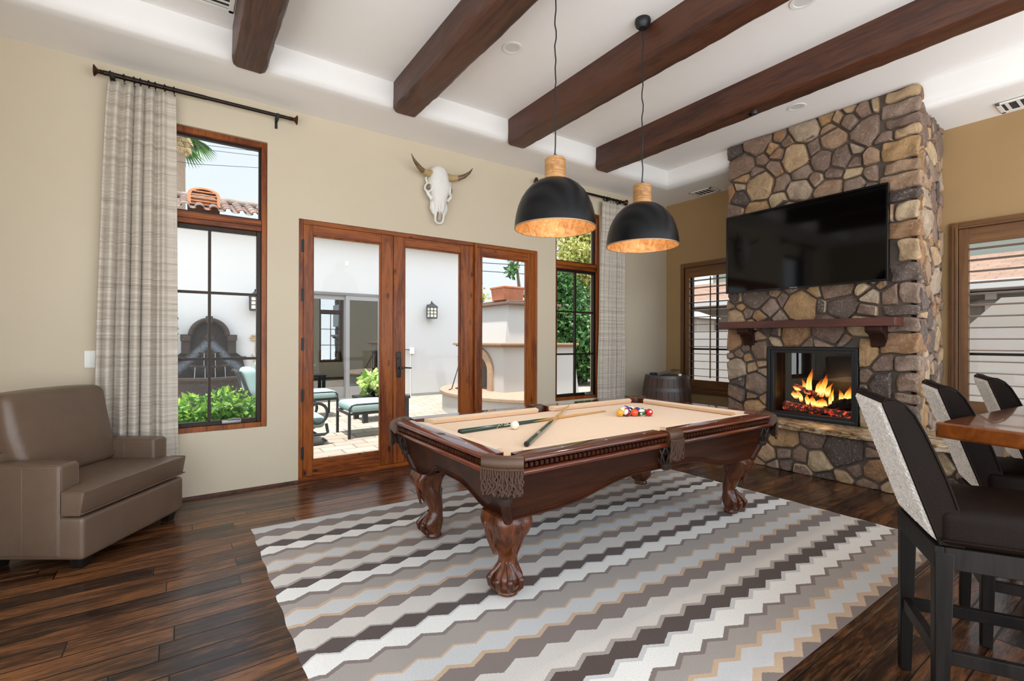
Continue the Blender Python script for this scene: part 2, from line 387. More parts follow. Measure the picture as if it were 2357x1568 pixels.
W_PAINT = m_wall(); W_SHADED = m_wall('shaded_wall_paint', '#a08158', '#a98b62'); FLOOR_M = m_floor(); STONE = m_stone(); GRANITE = m_granite(); RUG = m_rug(); CURTAIN = m_curtain()  # fireplace wall's shade put into a darker copy of the wall paint
CEIL = plain('ceiling_plaster', '#f6f3ef', .8, var=.02, bump=.06, bscale=20)
BEAM = wood('beam_timber', '#573220', '#3d2015', '#1f100a', 'Y', .42, grain=1.3, knots=.7, bump=.5, scale=.8, bdist=.012)
ALDER_V = wood('knotty_alder_upright', '#9a531a', '#6f340f', '#371706', 'Z', .36, .05, knots=1, grain=1.2, scale=1.4, spec=.3)
ALDER_H = wood('knotty_alder_level', '#9a531a', '#6f340f', '#371706', 'X', .36, .05, knots=1, grain=1.2, scale=1.4, spec=.3)
SHUT = wood('shutter_wood', '#7d552c', '#6a4523', '#4e3018', 'Z', .4, .1); SHUTY = wood('shutter_wood_level', '#7d552c', '#6a4523', '#4e3018', 'Y', .4, .1)
MANTEL = wood('mantel_wood', '#5e3226', '#4e281f', '#381b14', 'Y', .4)
CHERRY = wood('polished_cherry_long', '#74341c', '#552310', '#2e1109', 'X', .16, .6, knots=0, bump=.03); CHERRYY = wood('polished_cherry_short', '#74341c', '#552310', '#2e1109', 'Y', .16, .6, bump=.03)
CHERRYD = wood('dark_cherry', '#43200f', '#2f150a', '#1a0a05', 'X', .36, .04, bump=.03, spec=.2)
CARVED = wood('carved_cherry', '#693517', '#48220e', '#1f0d05', 'Z', .27, .25, bump=.25, scale=2)
FELT = plain('camel_felt', '#e4c5a2', .95, var=.04, vscale=40, sheen=.3, spec=.1, bump=.1, bscale=400)
PLEATHER = m_leather('pocket_leather', '#5b3d26', .35, '#3d2716', wr=.15)
FRINGE = plain('twisted_fringe', '#4a3020', .7, var=.7, vscale=140, bump=.6, bscale=200)
BLACK = plain('black_metal', '#17181a', .45); BLACKG = plain('gloss_black', '#050506', .12); BRONZE = plain('dark_bronze', '#2b211a', .4, .6, var=.3, vscale=30)
WHITE = plain('white_plastic', '#eceae4', .4); GREYM = plain('grey_metal', '#8d8d8c', .35, .7)
GLASS = pane('window_glass', refl=.3); GLASSD = pane('fireplace_glass', '#d9d9d9', 1.6)
SHADE = plain('charcoal_shade', '#0d0e10', .34, spec=.28, var=.35, vscale=7); COPPER = m_copper()
MANGO = wood('turned_mango_wood', '#bd8d58', '#9d6c3c', '#6b4220', 'X', .45, grain=1.4)
CHAIRL = m_leather('taupe_leather', '#6f5a4a', .30, '#5b4839', wr=.3); STOOLL = m_leather('espresso_leather', '#1d110a', .48, '#110905', wr=.12, spec=.10)
SHERPA = m_sherpa(); STOOLW = wood('espresso_wood', '#26201c', '#1b1714', '#110e0c', 'Z', .45, bump=.06, spec=.14)
TABLEW = wood('bar_table_wood', '#94531f', '#7a3f16', '#56280c', 'X', .14, .8, grain=.6, bump=.03)
STUCCO = plain('white_stucco', '#c0bdb8', .9, bump=.25, bscale=45, bdist=.01); PAVER = m_pavers()
TERRA = plain('terracotta', '#a8684a', .8, var=.3, vscale=9)
IRON = plain('wrought_iron', '#202223', .5); AQUA = plain('aqua_cushion_cloth', '#8fa8a3', .9, var=.06, vscale=30)
MORTAR = plain('mortar', '#5d5148', .9, var=.15, vscale=20, bump=.4, bscale=60)
LEAF = m_leaf('bright_leaves', '#2c5a17', '#5f9a2a', '#a9cf48'); LEAFD = m_leaf('dark_leaves', '#1f3a1c', '#3c6a30', '#6c9450'); LEAFY = m_leaf('sunlit_leaves', '#6b7a34', '#a9aa58', '#d8cd86')
BARK = plain('bark', '#6f5a48', .9, var=.3, vscale=12, bump=.5, bscale=30)
# ============================================================ ROOM SHELL
XE, YN, XW, YS = 6.24, 4.75, -1.45, -0.9
ZC, ZS = 3.655, 3.425
rng = np.random.default_rng(7); random.seed(5)
S = lambda o, label: tag(o, label, None, None, 'structure')

S(MB().box(XW-.2, XE+.2, YS, YN+.2, -.08, 0).build('floor', FLOOR_M, smooth=False), 'dark hand-scraped hardwood plank floor')
def wall_holes(name, m, axis, pos, thick, u0, u1, z0, z1, holes, label):
    b = MB(); us = sorted({u0, u1, *[h[0] for h in holes], *[h[1] for h in holes]}); zs = sorted({z0, z1, *[h[2] for h in holes], *[h[3] for h in holes]})
    def inside(u, z): return any(h[0] < u < h[1] and h[2] < z < h[3] for h in holes)
    nu, nz = len(us)-1, len(zs)-1
    solid = [[not inside((us[i]+us[i+1])/2, (zs[j]+zs[j+1])/2) for j in range(nz)] for i in range(nu)]
    P = lambda u, z, d: (u, pos+d, z) if axis == 'Y' else (pos+d, u, z)
    for i in range(nu):
        for j in range(nz):
            if not solid[i][j]: continue
            a, c, e, f = us[i], us[i+1], zs[j], zs[j+1]
            for d in (0, thick): b.add([P(a, e, d), P(c, e, d), P(c, f, d), P(a, f, d)], [(0, 1, 2, 3)])
            for (di, dj, q) in ((-1, 0, (a, e, a, f)), (1, 0, (c, e, c, f)), (0, -1, (a, e, c, e)), (0, 1, (a, f, c, f))):
                ii, jj = i+di, j+dj
                if 0 <= ii < nu and 0 <= jj < nz and solid[ii][jj]: continue
                b.add([P(q[0], q[1], 0), P(q[2], q[3], 0), P(q[2], q[3], thick), P(q[0], q[1], thick)], [(0, 1, 2, 3)])
    return S(b.build(name, m, smooth=False), label)
W1 = (-.235, .632, .545, 3.085); DR = (.893, 3.692, 0, 2.447); W2 = (3.985, 4.802, .53, 3.07)
W3 = (3.52, 4.40, .62, 2.41); W4 = (.42, 1.33, .62, 2.41)
wall_holes('wall_north', W_PAINT, 'Y', YN, .2, XW-.2, XE+.2, 0, ZC+.1, [W1, DR, W2], 'cream painted wall with the glazed doors')
wall_holes('wall_east', W_SHADED, 'X', XE, .2, YS, YN, 0, ZC+.1, [W3, W4], 'wall behind the stone fireplace, its shade painted in as darker tan')
wall_holes('wall_west', W_PAINT, 'X', XW, -.2, YS, YN, 0, ZC+.1, [(YS, 2.85, .05, 2.55)], 'cream painted wall on the far left')  # unseen opening added in this wall to let more light in
# tray ceiling with rounded soffit edge, stepping in from the walls
cb = MB(); rect = [(XW, YS-.0), (XE, YS-.0), (XE, YN), (XW, YN)]; ins = [(.62, 0), (.76, 0), (.76, .59), (.62, .59)]
prof = [(0, ZS), (.55, ZS)] + [(.83+.17*math.sin(a*PI/2/6), ZS+.10*(1-math.cos(a*PI/2/6))) for a in range(7)] + [(1.0, ZC)]
prof[1] = (.5, ZS+.012)
rings = []
for fr, z in prof:
    ring = []
    for k, (x, y) in enumerate(rect):
        dx = ins[k][0]*fr*(1 if k in (0, 3) else -1); dy = -ins[k][1]*fr
        ring.append((x+dx, y+dy, z))
    rings.append(ring)
cb.loft(rings, cap=False)
cb.add(rings[-1], [(0, 1, 2, 3)])
cb.box(XW-.2, XE+.2, YS, YN+.2, ZC+.08, ZC+.25)
S(cb.build('ceiling', CEIL, angle=50), 'white tray ceiling with rounded soffit')
S(MB().box(XW, .893, YN-.012, YN, 0, .022).box(3.692, XE, YN-.012, YN, 0, .022).build('baseboard_north', BEAM, smooth=False), 'thin dark wood strip along the foot of the cream wall')
S(MB().box(XE-.015, XE, 3.3, YN, 0, .14).box(XE-.015, XE, YS, 1.4, 0, .14).build('baseboard_east', W_SHADED, bevel=.004), 'painted skirting along the fireplace wall')

# ceiling beams, hand hewn
def beam_mesh(x0, x1, y0, y1, z0, z1, seed):
    r = np.random.default_rng(seed); b = MB(); n = 70; rings = []
    for i in range(n+1):
        y = y0+(y1-y0)*i/n; ring = []
        wob = [.0025*math.sin(y*k*1.3+seed*k)+.002*r.normal() for k in range(1, 9)]
        pts = [(x0, z1), (x0, z0+.035), (x0+.012, z0+.012), (x0+.035, z0), (x1-.035, z0), (x1-.012, z0+.012), (x1, z0+.035), (x1, z1)]
        e = 1 if 0 < i < n else .96
        for k, (x, z) in enumerate(pts):
            cx = (x0+x1)/2
            ring.append((cx+(x-cx)*e+(wob[k] if 0 < k < 7 else 0), y, z+(wob[(k+3) % 8]*.8 if 0 < k < 7 else 0)))
        rings.append(ring)
    return b.loft(rings)
for k, (x, lab) in enumerate([(.428, 'leftmost dark timber ceiling beam, above the curtain rod'), (1.69, 'second dark timber ceiling beam from the left'),
                              (2.945, 'third dark timber ceiling beam, just behind the pendant lamps'), (4.235, 'dark timber ceiling beam nearest the stone fireplace')]):
    o = beam_mesh(x-.118, x+.118, YS+.02, 4.165, 3.392, ZC+.01, k+3).build('ceiling_beam', BEAM, angle=30)
    tag(o, lab, 'beam', 'dark timber ceiling beams', 'structure')

# ============================================================ WINDOWS IN THE CREAM WALL
def frame_ring(b, x0, x1, z0, z1, w, y0, y1):
    b.box(x0, x0+w, y0, y1, z0, z1).box(x1-w, x1, y0, y1, z0, z1).box(x0+w, x1-w, y0, y1, z0, z0+w).box(x0+w, x1-w, y0, y1, z1-w, z1)
    return b
def tall_window(name, W, label, hook_x):
    x0, x1, z0, z1 = W; t = thing(name, label, None, ((x0+x1)/2, YN+.04, z0), kind='structure'); y = YN+.03
    zt = z0+1.80
    frame_ring(MB(), x0, x1, z0, z1, .042, y, y+.12).build('window_frame', ALDER_V, t, bevel=.004)
    MB().box(x0+.042, x1-.042, y+.005, y+.12, zt-.055, zt+.045).box(x0+.042, x1-.042, y-.004, y+.03, zt-.012, zt+.008).build('transom_bar', ALDER_H, t, bevel=.005)
    frame_ring(MB(), x0+.042, x1-.042, zt+.045, z1-.042, .018, y+.05, y+.09).build('transom_sash', BRONZE, t)
    frame_ring(MB(), x0+.042, x1-.042, z0+.042, zt-.055, .036, y+.03, y+.08).build('casement_sash', BRONZE, t, bevel=.003)
    cx = (x0+x1)/2; h = (zt-.055-z0-.042)
    m = MB().box(cx-.011, cx+.011, y+.035, y+.07, z0+.075, zt-.09)
    for q in (1/3, 2/3): m.box(x0+.075, x1-.075, y+.037, y+.068, z0+.042+h*q-.011, z0+.042+h*q+.011)
    m.build('muntin', BRONZE, t)
    MB().add([(x0+.05, y+.074, z0+.05), (x1-.05, y+.074, z0+.05), (x1-.05, y+.074, zt-.06), (x0+.05, y+.074, zt-.06)], [(0, 1, 2, 3)]).build('lower_pane', GLASS, t, smooth=False)
    MB().add([(x0+.05, y+.074, zt+.05), (x1-.05, y+.074, zt+.05), (x1-.05, y+.074, z1-.05), (x0+.05, y+.074, z1-.05)], [(0, 1, 2, 3)]).build('upper_pane', GLASS, t, smooth=False)
    hx = hook_x
    b = MB().rbox(hx-.075, hx+.075, y-.022, y+.004, z0+.05, z0+.085, r=.008, div=2)
    b.tube([(hx+.06, y-.02, z0+.085), (hx+.01, y-.035, z0+.092), (hx-.03, y-.03, z0+.083)], [.009, .010, .006], 8)
    b.build('crank_handle', GREYM, t)
    return t
tall_window('window_1', W1, 'tall window behind the left curtain, looking out on a wall fountain', .36)
tall_window('window_2', W2, 'tall window right of the glazed doors, looking out on green foliage', 4.60)

# glazed three-panel door set
dt = thing('door_1', 'triple glazed patio doors of reddish knotty wood', None, ((DR[0]+DR[1])/2, YN+.05, 0), kind='structure')
y0, y1 = YN+.015, YN+.15
MB().box(.893, .935, y0, y1, 0, 2.447).box(3.650, 3.692, y0, y1, 0, 2.447).box(2.772, 2.80, y0-.03, y1, 0, 2.44).build('door_jamb', ALDER_V, dt, bevel=.003)
MB().box(.935, 3.65, y0, y1, 2.405, 2.447).build('door_head', ALDER_H, dt, bevel=.003)
MB().box(.893, 3.692, y0-.01, y1+.05, -.005, .035).build('door_sill', ALDER_H, dt, bevel=.004)
def door_leaf(x0, x1, sl, sr, hinge, handle=None, bz=.20):
    ya, yb = YN+.02, YN+.075
    lf = MB().box(x0, x0+sl, ya, yb, .036, 2.404).box(x1-sr, x1, ya, yb, .036, 2.404).build('door_leaf', ALDER_V, dt, bevel=.003)
    MB().box(x0+sl, x1-sr, ya+.001, yb-.001, .036, .036+bz-.06).build('bottom_rail', ALDER_H, lf, bevel=.003)
    MB().box(x0+sl, x1-sr, ya+.001, yb-.001, 2.312, 2.404).build('top_rail', ALDER_H, lf, bevel=.003)
    frame_ring(MB(), x0+sl-.002, x1-sr+.002, .036+bz-.062, 2.314, .014, ya+.012, yb-.008).build('glazing_bead', ALDER_V, lf, bevel=.004)
    MB().add([(x0+sl, ya+.03, .036+bz-.06), (x1-sr, ya+.03, .036+bz-.06), (x1-sr, ya+.03, 2.31), (x0+sl, ya+.03, 2.31)], [(0, 1, 2, 3)]).build('glass_pane', GLASS, lf, smooth=False)
    for hz in (.26, .80, 1.28, 1.74, 2.20):
        MB().box(hinge-.012, hinge+.012, ya-.010, ya+.004, hz-.055, hz+.055).lathe((hinge, ya-.008, hz), [(.007, -.06), (.007, .06)], 8).build('hinge', BLACK, lf)
    if handle:
        h = MB().rbox(handle-.022, handle+.022, ya-.014, ya, .93, 1.20, r=.006, div=2)
        h.tube([(handle, ya-.012, 1.03), (handle, ya-.055, 1.03), (handle+.03, ya-.06, 1.035), (handle+.12, ya-.058, 1.028)], [.012, .011, .009, .007], 8)
        h.lathe((handle, ya-.014, 1.13), [(.0, -.012), (.013, -.012), (.013, 0)], 10, 'Y')
        h.build('lever_handle', BLACK, lf)
    return lf
door_leaf(.937, 1.808, .085, .125, .930)
door_leaf(1.812, 2.770, .125, .165, 2.785, handle=1.868)
door_leaf(2.802, 3.648, .085, .105, 2.803, bz=.20)

# shutter windows in the fireplace wall
def shutter_window(name, W, label, ystile):
    a, c, z0, z1 = W; t = thing(name, label, None, (XE, (a+c)/2, z0), kind='structure'); x = XE
    b = MB()
    for (wd, th) in ((.07, .03), (.05, .045), (.022, .055)):
        o = wd
        b.box(x-th, x-.001, a-o, a, z0-.0, z1+o).box(x-th, x-.001, c, c+o, z0-.0, z1+o)
    b.build('casing', SHUT, t, bevel=.004)
    b = MB()
    for (wd, th) in ((.07, .03), (.05, .045), (.022, .055)): b.box(x-th, x-.002, a, c, z1, z1+wd).box(x-th-.01, x-.002, a-.08, c+.08, z0-wd, z0)
    b.build('casing_rail', SHUTY, t, bevel=.004)
    fr = MB()
    fr.box(x-.03, x+.01, a, a+.075, z0, z1).box(x-.03, x+.01, c-.075, c, z0, z1).build('shutter_stile', SHUT, t, bevel=.003)
    MB().box(x-.029, x+.009, a+.075, c-.075, z0, z0+.13).box(x-.029, x+.009, a+.075, c-.075, z1-.15, z1).build('shutter_rail', SHUTY, t, bevel=.003)
    lv = MB(); n = 14; h = (z1-.15-z0-.13)
    for k in range(n):
        z = z0+.13+h*(k+.5)/n
        lv.loft([[(x-.052, yy, z+.006), (x-.03, yy, z+.011), (x+.035, yy, z+.001), (x+.035, yy, z-.003), (x-.03, yy, z+.001), (x-.052, yy, z+.001)] for yy in (a+.077, c-.077)])
    lv.build('louvers', SHUTY, t)
    MB().box(x-.066, x-.056, (a+c)/2-.012, (a+c)/2+.002, z0+.17, z1-.17).build('tilt_rod', SHUT, t)
    m = MB(); frame_ring(MB(), a, c, z0, z1, .03, 0, 1)
    for (q0, q1) in ((a, a+.03), (c-.03, c)): m.box(x+.12, x+.17, q0, q1, z0, z1)
    ym = (a+c)/2-.13 if a > 2 else (a+c)/2
    m.box(x+.12, x+.17, a, c, z0, z0+.03).box(x+.12, x+.17, a, c, z1-.03, z1)
    if a > 2: m.box(x+.13, x+.16, ystile-.012, ystile+.012, z0, z1)
    for zz in (1.20, 1.80): m.box(x+.13, x+.16, a, c, zz-.013, zz+.013)
    m.build('muntin', BRONZE, t)
    MB().add([(x+.146, a+.02, z0+.02), (x+.146, c-.02, z0+.02), (x+.146, c-.02, z1-.02), (x+.146, a+.02, z1-.02)], [(0, 1, 2, 3)]).build('glass_pane', GLASS, t, smooth=False)
shutter_window('window_3', W3, 'shuttered window between the barrel and the stone fireplace', 3.97)
shutter_window('window_4', W4, 'shuttered window right of the fireplace, behind the bar stools', .875)

# ============================================================ CEILING FITTINGS
for (x, y, lab) in ((2.163, 3.123, 'round recessed ceiling light left of the front pendant cord'), (5.03, 2.282, 'round recessed ceiling light in front of the stone chimney'), (3.496, 1.549, 'recessed ceiling light cut by the top edge, between two beams')):
    t = thing('ceiling_light', lab, 'ceiling light', (x, y, ZC), group='recessed ceiling lights')
    MB().lathe((x, y, ZC), [(.052, .0), (.058, -.006), (.078, -.007), (.085, -.001)], 28, cap=False).build('trim_ring', WHITE, t)
    MB().lathe((x, y, ZC), [(.0, -.0015), (.03, -.001), (.056, -.003)], 24, cap=False).build('lens', plain('frosted_lens', '#d9d8d4', .5), t)
def vent(x0, x1, y0, y1, z, lab, nd='Y'):
    t = thing('air_vent', lab, 'vent', ((x0+x1)/2, (y0+y1)/2, z), group='white ceiling air vents')
    b = MB(); w = .03
    b.box(x0, x0+w, y0, y1, z-.012, z).box(x1-w, x1, y0, y1, z-.012, z).box(x0, x1, y0, y0+w, z-.012, z).box(x0, x1, y1-w, y1, z-.012, z)
    b.build('vent_frame', WHITE, t, bevel=.002)
    MB().box(x0+w, x1-w, y0+w, y1-w, z-.003, z-.001).build('vent_opening', plain('vent_shadow', '#3a3835', .9), t)
    s = MB(); n = 5
    for k in range(n):
        yy = y0+w+(y1-y0-2*w)*(k+.5)/n
        s.bar((x0+w, yy, z-.008), (x1-w, yy, z-.008), .022, .002)
    s.build('vent_blade', WHITE, t)
vent(5.93, 6.18, 3.80, 4.14, ZS, 'white air vent in the soffit above the barrel corner')
vent(5.92, 6.19, .62, 1.03, ZS, 'white air vent in the soffit at the right edge')
vent(.02, .30, 3.62, 3.93, ZC, 'white air vent on the ceiling left of the leftmost beam')
s_ = thing('motion_sensor', 'small black sensor on the underside of the beam nearest the chimney', 'sensor', (4.235, 2.281, 3.392))
MB().lathe((4.235, 2.281, 3.392), [(.03, 0), (.03, -.012), (.022, -.03), (.0, -.034)], 16).build('sensor_body', BLACK, s_)
MB().lathe((4.235, 2.312, 3.372), [(.014, 0), (.012, .02), (.001, .024)], 12, 'Y').build('sensor_eye', BLACKG, s_)
# ============================================================ STONE FIREPLACE
XF = 5.45; FY0, FY1 = 1.43, 3.235
fp = thing('stone_fireplace', 'tall field-stone fireplace with timber mantel and raised hearth', 'fireplace', (5.8, (FY0+FY1)/2, 0))
OY0, OY1, OZ0, OZ1 = 1.885, 2.768, .455, 1.258           # firebox opening
core = MB()
core.box(XF, XE, FY0+.06, OY0, 0, ZC).box(XF, XE, OY1, FY1, 0, ZC).box(XF, XE, OY0, OY1, OZ1, ZC).box(XF, XE, OY0, OY1, 0, OZ0-.01).box(6.0, XE, OY0, OY1, OZ0, OZ1)
core.build('chimney_core', MORTAR, fp, smooth=False)
def clip(poly, nx, ny, d):            # keep nx*x+ny*y <= d
    out = []
    for i in range(len(poly)):
        p, q = poly[i], poly[(i+1) % len(poly)]; a = nx*p[0]+ny*p[1]-d; b = nx*q[0]+ny*q[1]-d
        if a <= 0: out.append(p)
        if (a < 0) != (b < 0) and abs(a-b) > 1e-12:
            s = a/(a-b); out.append((p[0]+s*(q[0]-p[0]), p[1]+s*(q[1]-p[1])))
    return out
def stones(b, w, h, size, fn, seed, holes=(), gap=.0095, thick=(.03, .065), quoin=None):
    r = random.Random(seed); pts = []; tries = 0
    while tries < 12000:
        tries += 1; p = (r.uniform(0, w), r.uniform(0, h)); sz = size*r.choice((.55, .8, 1, 1.15, 1.3))
        if any(x0-.02 < p[0] < x1+.02 and z0-.02 < p[1] < z1+.02 for x0, x1, z0, z1 in holes): continue
        if all((p[0]-q[0])**2+((p[1]-q[1])*1.12)**2 > ((sz+q[2])/2*.98)**2 for q in pts): pts.append((p[0], p[1], sz))
    for i, p in enumerate(pts):
        poly = [(0, 0), (w, 0), (w, h), (0, h)]
        for j, q in enumerate(pts):
            if i == j: continue
            dx, dy = q[0]-p[0], q[1]-p[1]; L = math.hypot(dx, dy)
            if L > size*3.2: continue
            nx, ny = dx/L, dy/L; k = .5+.5*(p[2]**2-q[2]**2)/(L*L)*.5; k = min(.75, max(.25, k))
            poly = clip(poly, nx, ny, nx*p[0]+ny*p[1]+L*k-gap)
            if len(poly) < 3: break
        for (x0, x1, z0, z1) in holes:
            if len(poly) < 3: break
            if p[0] < x0: c_ = (1, 0, x0-.004)
            elif p[0] > x1: c_ = (-1, 0, -x1-.004)
            elif p[1] < z0: c_ = (0, 1, z0-.004)
            else: c_ = (0, -1, -z1-.004)
            hit = any(x0 < q[0] < x1 and z0 < q[1] < z1 for q in poly) or (min(q[0] for q in poly) < x1 and max(q[0] for q in poly) > x0 and min(q[1] for q in poly) < z1 and max(q[1] for q in poly) > z0)
            if hit: poly = clip(poly, *c_)
        if len(poly) < 3: continue
        for _ in range(2):
            out = []
            for a in range(len(poly)):
                P, Q = poly[a], poly[(a+1) % len(poly)]; e = math.hypot(P[0]-Q[0], P[1]-Q[1]); f = min(.25, .010/max(e, 1e-6)) if _ == 0 else .25
                out += [(P[0]+(Q[0]-P[0])*f, P[1]+(Q[1]-P[1])*f), (Q[0]+(P[0]-Q[0])*f, Q[1]+(P[1]-Q[1])*f)]
            poly = out
        # densify + roughen outline
        pp = []
        for a in range(len(poly)):
            P, Q = poly[a], poly[(a+1) % len(poly)]; e = math.hypot(P[0]-Q[0], P[1]-Q[1]); n = max(1, int(e/.03))
            for k in range(n): pp.append((P[0]+(Q[0]-P[0])*k/n, P[1]+(Q[1]-P[1])*k/n))
        poly = pp; n = len(poly)
        cx = sum(q[0] for q in poly)/n; cy = sum(q[1] for q in poly)/n
        t = r.uniform(*thick); tx, ty = r.uniform(-.12, .12), r.uniform(-.12, .12); ph = [r.uniform(0, 6.28) for _ in range(4)]
        def ridge(u, v): return .007*math.sin(u*27+ph[0])*math.sin(v*23+ph[1])+.004*math.sin(u*61+v*37+ph[2])
        ring = []
        for (sc, dz) in ((1.0, -.02), (1.0, t*.35), (.965, t*.78), (.86, t), (.5, t*1.06)):
            R = []
            for k, q in enumerate(poly):
                jit = 1+(r.uniform(-.028, .028) if dz > 0 else 0)
                u = cx+(q[0]-cx)*sc*jit; v = cy+(q[1]-cy)*sc*jit
                R.append(fn(u, v, dz+(tx*(u-cx)+ty*(v-cy)+ridge(u, v) if dz > t*.5 else 0)))
            ring.append(R)
        b.loft(ring, cap=True)
    return b
FW = FY1-FY0
quo = []; zq = 0.0; rq_ = random.Random(17)
while zq < ZC-.06:
    hq = min(rq_.uniform(.10, .22), ZC-.005-zq); quo.append((FW-rq_.uniform(.12, .30), FW+.1, zq, zq+hq)); zq += hq
qs = MB()
for k, (u0, u1, z0, z1) in enumerate(quo):
    ph = [rq_.uniform(0, 6) for _ in range(4)]; dpt = rq_.uniform(.12, .30); o1, o2 = rq_.uniform(.03, .055), rq_.uniform(.02, .045)
    def wq(q, ph=ph): return (q.x+.010*math.sin(q.y*31+q.z*23+ph[0])+.006*math.sin(q.z*57+ph[1]), q.y+.008*math.sin(q.z*29+q.x*27+ph[2]), q.z+.006*math.sin(q.y*33+ph[3]))
    qs.rbox(XF-o1, XF+dpt, FY0-o2+.02, FY1-u0-.012, z0+.008, z1-.008, r=.024, seg=3, div=6, fn=wq)
qs.build('quoin_stones', STONE, fp, angle=50)
front = stones(MB(), FW, ZC-.01, .205, lambda u, v, d: (XF-d, FY1-u, v), 11, holes=[(FY1-OY1-.0, FY1-OY0+.0, .30, OZ1)]+quo)
front.build('stone_facing', STONE, fp, angle=34)
side = stones(MB(), XE-XF, ZC-.03, .19, lambda u, v, d: (XF+u, FY0-d*.8+.06*u, v), 23, thick=(.02, .045))
side.build('side_stone_facing', STONE, fp, angle=34)
# raised hearth
HX = 5.10; HY0, HY1 = 1.02, 3.30
MB().box(HX, XF, HY0, HY1, 0, .43).box(XF, XE, HY0, FY0, 0, .43).build('hearth_core', MORTAR, fp, smooth=False)
stones(MB(), HY1-HY0, .425, .225, lambda u, v, d: (HX-d*.9, HY1-u, v), 5, thick=(.025, .05)).build('hearth_stone_facing', STONE, fp, angle=34)
hs = MB(); n = 60; rr_ = random.Random(3)
edge = [(HX-.085+.012*math.sin(k*.9)+rr_.uniform(-.006, .006), HY1+.02-(HY1-HY0+.04)*k/n) for k in range(n+1)]
rows = []
for (dx, z) in ((.0, .432), (-.004, .44), (.004, .458), (-.004, .476), (.012, .484)):
    rows.append([(e[0]+dx+rr_.uniform(-.004, .004), e[1], z) for e in edge])
rows.append([(XF+.02, e[1], .485) for e in edge]); rows.append([(XF+.02, e[1], .432) for e in edge]); rows.append(rows[0])
hs.loft(rows, cap=False, closed=False)
hs.build('hearth_slab', GRANITE, fp, angle=60)
MB().box(XF, XE, HY0-.02, FY0-.01, .432, .485).build('hearth_return_slab', GRANITE, fp, bevel=.005)
# mantel and corbels
CORBEL = wood('shaded_corbel_wood', '#3a2018', '#2c1812', '#1d100c', 'Z', .5, spec=.2)  # shade under the mantel put into a darker wood colour
MB().box(5.205, XF-.01, 1.535, 3.235, 1.462, 1.54).build('mantel_shelf', MANTEL, fp, bevel=.004)
for yy in (2.965, 1.715):
    b = MB(); pr = [(XF-.0, 1.462), (5.25, 1.462), (5.25, 1.42), (5.27, 1.40)] + [(5.27+.13*math.sin(a*PI/12), 1.40-.13*(1-math.cos(a*PI/12))-.0) for a in range(1, 7)] + [(XF, 1.25)]
    b.prism(pr, lambda u, v, d: (u, d, v), yy-.065, yy+.065); b.build('mantel_corbel', CORBEL, fp, bevel=.005, angle=30)
# firebox: frame, liner, glass
ff = MB(); frame_y = lambda b, a, c, z0, z1, w, x0, x1: b.box(x0, x1, a, a+w, z0, z1).box(x0, x1, c-w, c, z0, z1).box(x0, x1, a+w, c-w, z0, z0+w).box(x0, x1, a+w, c-w, z1-w, z1)
frame_y(ff, OY0+.003, OY1-.003, OZ0+.03, OZ1-.003, .028, XF-.035, XF+.05)
frame_y(ff, OY0+.03, OY1-.03, OZ0+.06, OZ1-.03, .035, XF-.02, XF+.04)
ff.build('firebox_frame', BLACK, fp, bevel=.003)
MB().box(XF-.03, XF+.02, OY0+.003, OY1-.003, .487, .525).build('firebox_sill', plain('charcoal_steel', '#3a3d40', .5), fp, bevel=.003)
lin = MB()
a0, a1, zz0, zz1 = OY0+.05, OY1-.05, OZ0+.06, OZ1-.05
lin.add([(XF+.03, a0, zz0), (XF+.03, a1, zz0), (XF+.03, a1, zz1), (XF+.03, a0, zz1), (5.92, a0+.1, zz0), (5.92, a1-.1, zz0), (5.92, a1-.1, zz1), (5.92, a0+.1, zz1)],
        [(0, 1, 5, 4), (1, 2, 6, 5), (2, 3, 7, 6), (3, 0, 4, 7), (4, 5, 6, 7)])
lin.build('firebox_liner', plain('black_firebrick', '#070606', .35), fp, smooth=False)
MB().add([(XF+.007, OY0+.06, OZ0+.09), (XF+.007, OY1-.06, OZ0+.09), (XF+.007, OY1-.06, OZ1-.06), (XF+.007, OY0+.06, OZ1-.06)], [(0, 1, 2, 3)]).build('firebox_glass', GLASSD, fp, smooth=False)
MB().lathe((XF-.055, 3.06, .87), [(.0, -.03), (.012, -.03), (.012, -.012), (.022, -.01), (.022, .02)], 12, 'X').build('gas_valve', GREYM, fp)
# log set with fire
lg = thing('gas_log_set', 'glowing logs with flames inside the fireplace', 'fire logs', (5.65, 2.3, .53))
BARKB = plain('charred_bark', '#4a3a2e', .9, var=.5, vscale=25, bump=.8, bscale=40, bdist=.01); ASH = plain('charred_black', '#15110f', .95, bump=.8, bscale=50, bdist=.01)
def m_ember(name, a, b_, s):
    t = NT(name); co = t.coord(); n = t.noise(co, 28, 5, .7)
    f = t.ramp(n, [(.50, (0, 0, 0)), (.70, (1, 1, 1))]); t.p(color=C('#4a3a30'), rough=.95, emit=t.mix(f, C(a), C(b_)), emits=t.math('MULTIPLY', f, s)); return t.m
LOGE = m_ember('burning_log', '#a81e14', '#ff5a34', 1.5)
def log(p0, p1, r, m, seed, knot=False):
    q = random.Random(seed); n = 14; P = []; Rr = []
    for k in range(n+1):
        f = k/n; P.append([p0[i]+(p1[i]-p0[i])*f+q.uniform(-.006, .006) for i in range(3)]); Rr.append(r*(1+q.uniform(-.10, .10)) * (1.25 if knot and k < 2 else 1))
    return MB().tube(P, Rr, 12).build('log', m, lg, angle=60)
log((5.56, 2.64, .605), (5.57, 2.00, .565), .042, LOGE, 1, True); log((5.60, 2.60, .575), (5.60, 2.02, .545), .05, BARKB, 2)
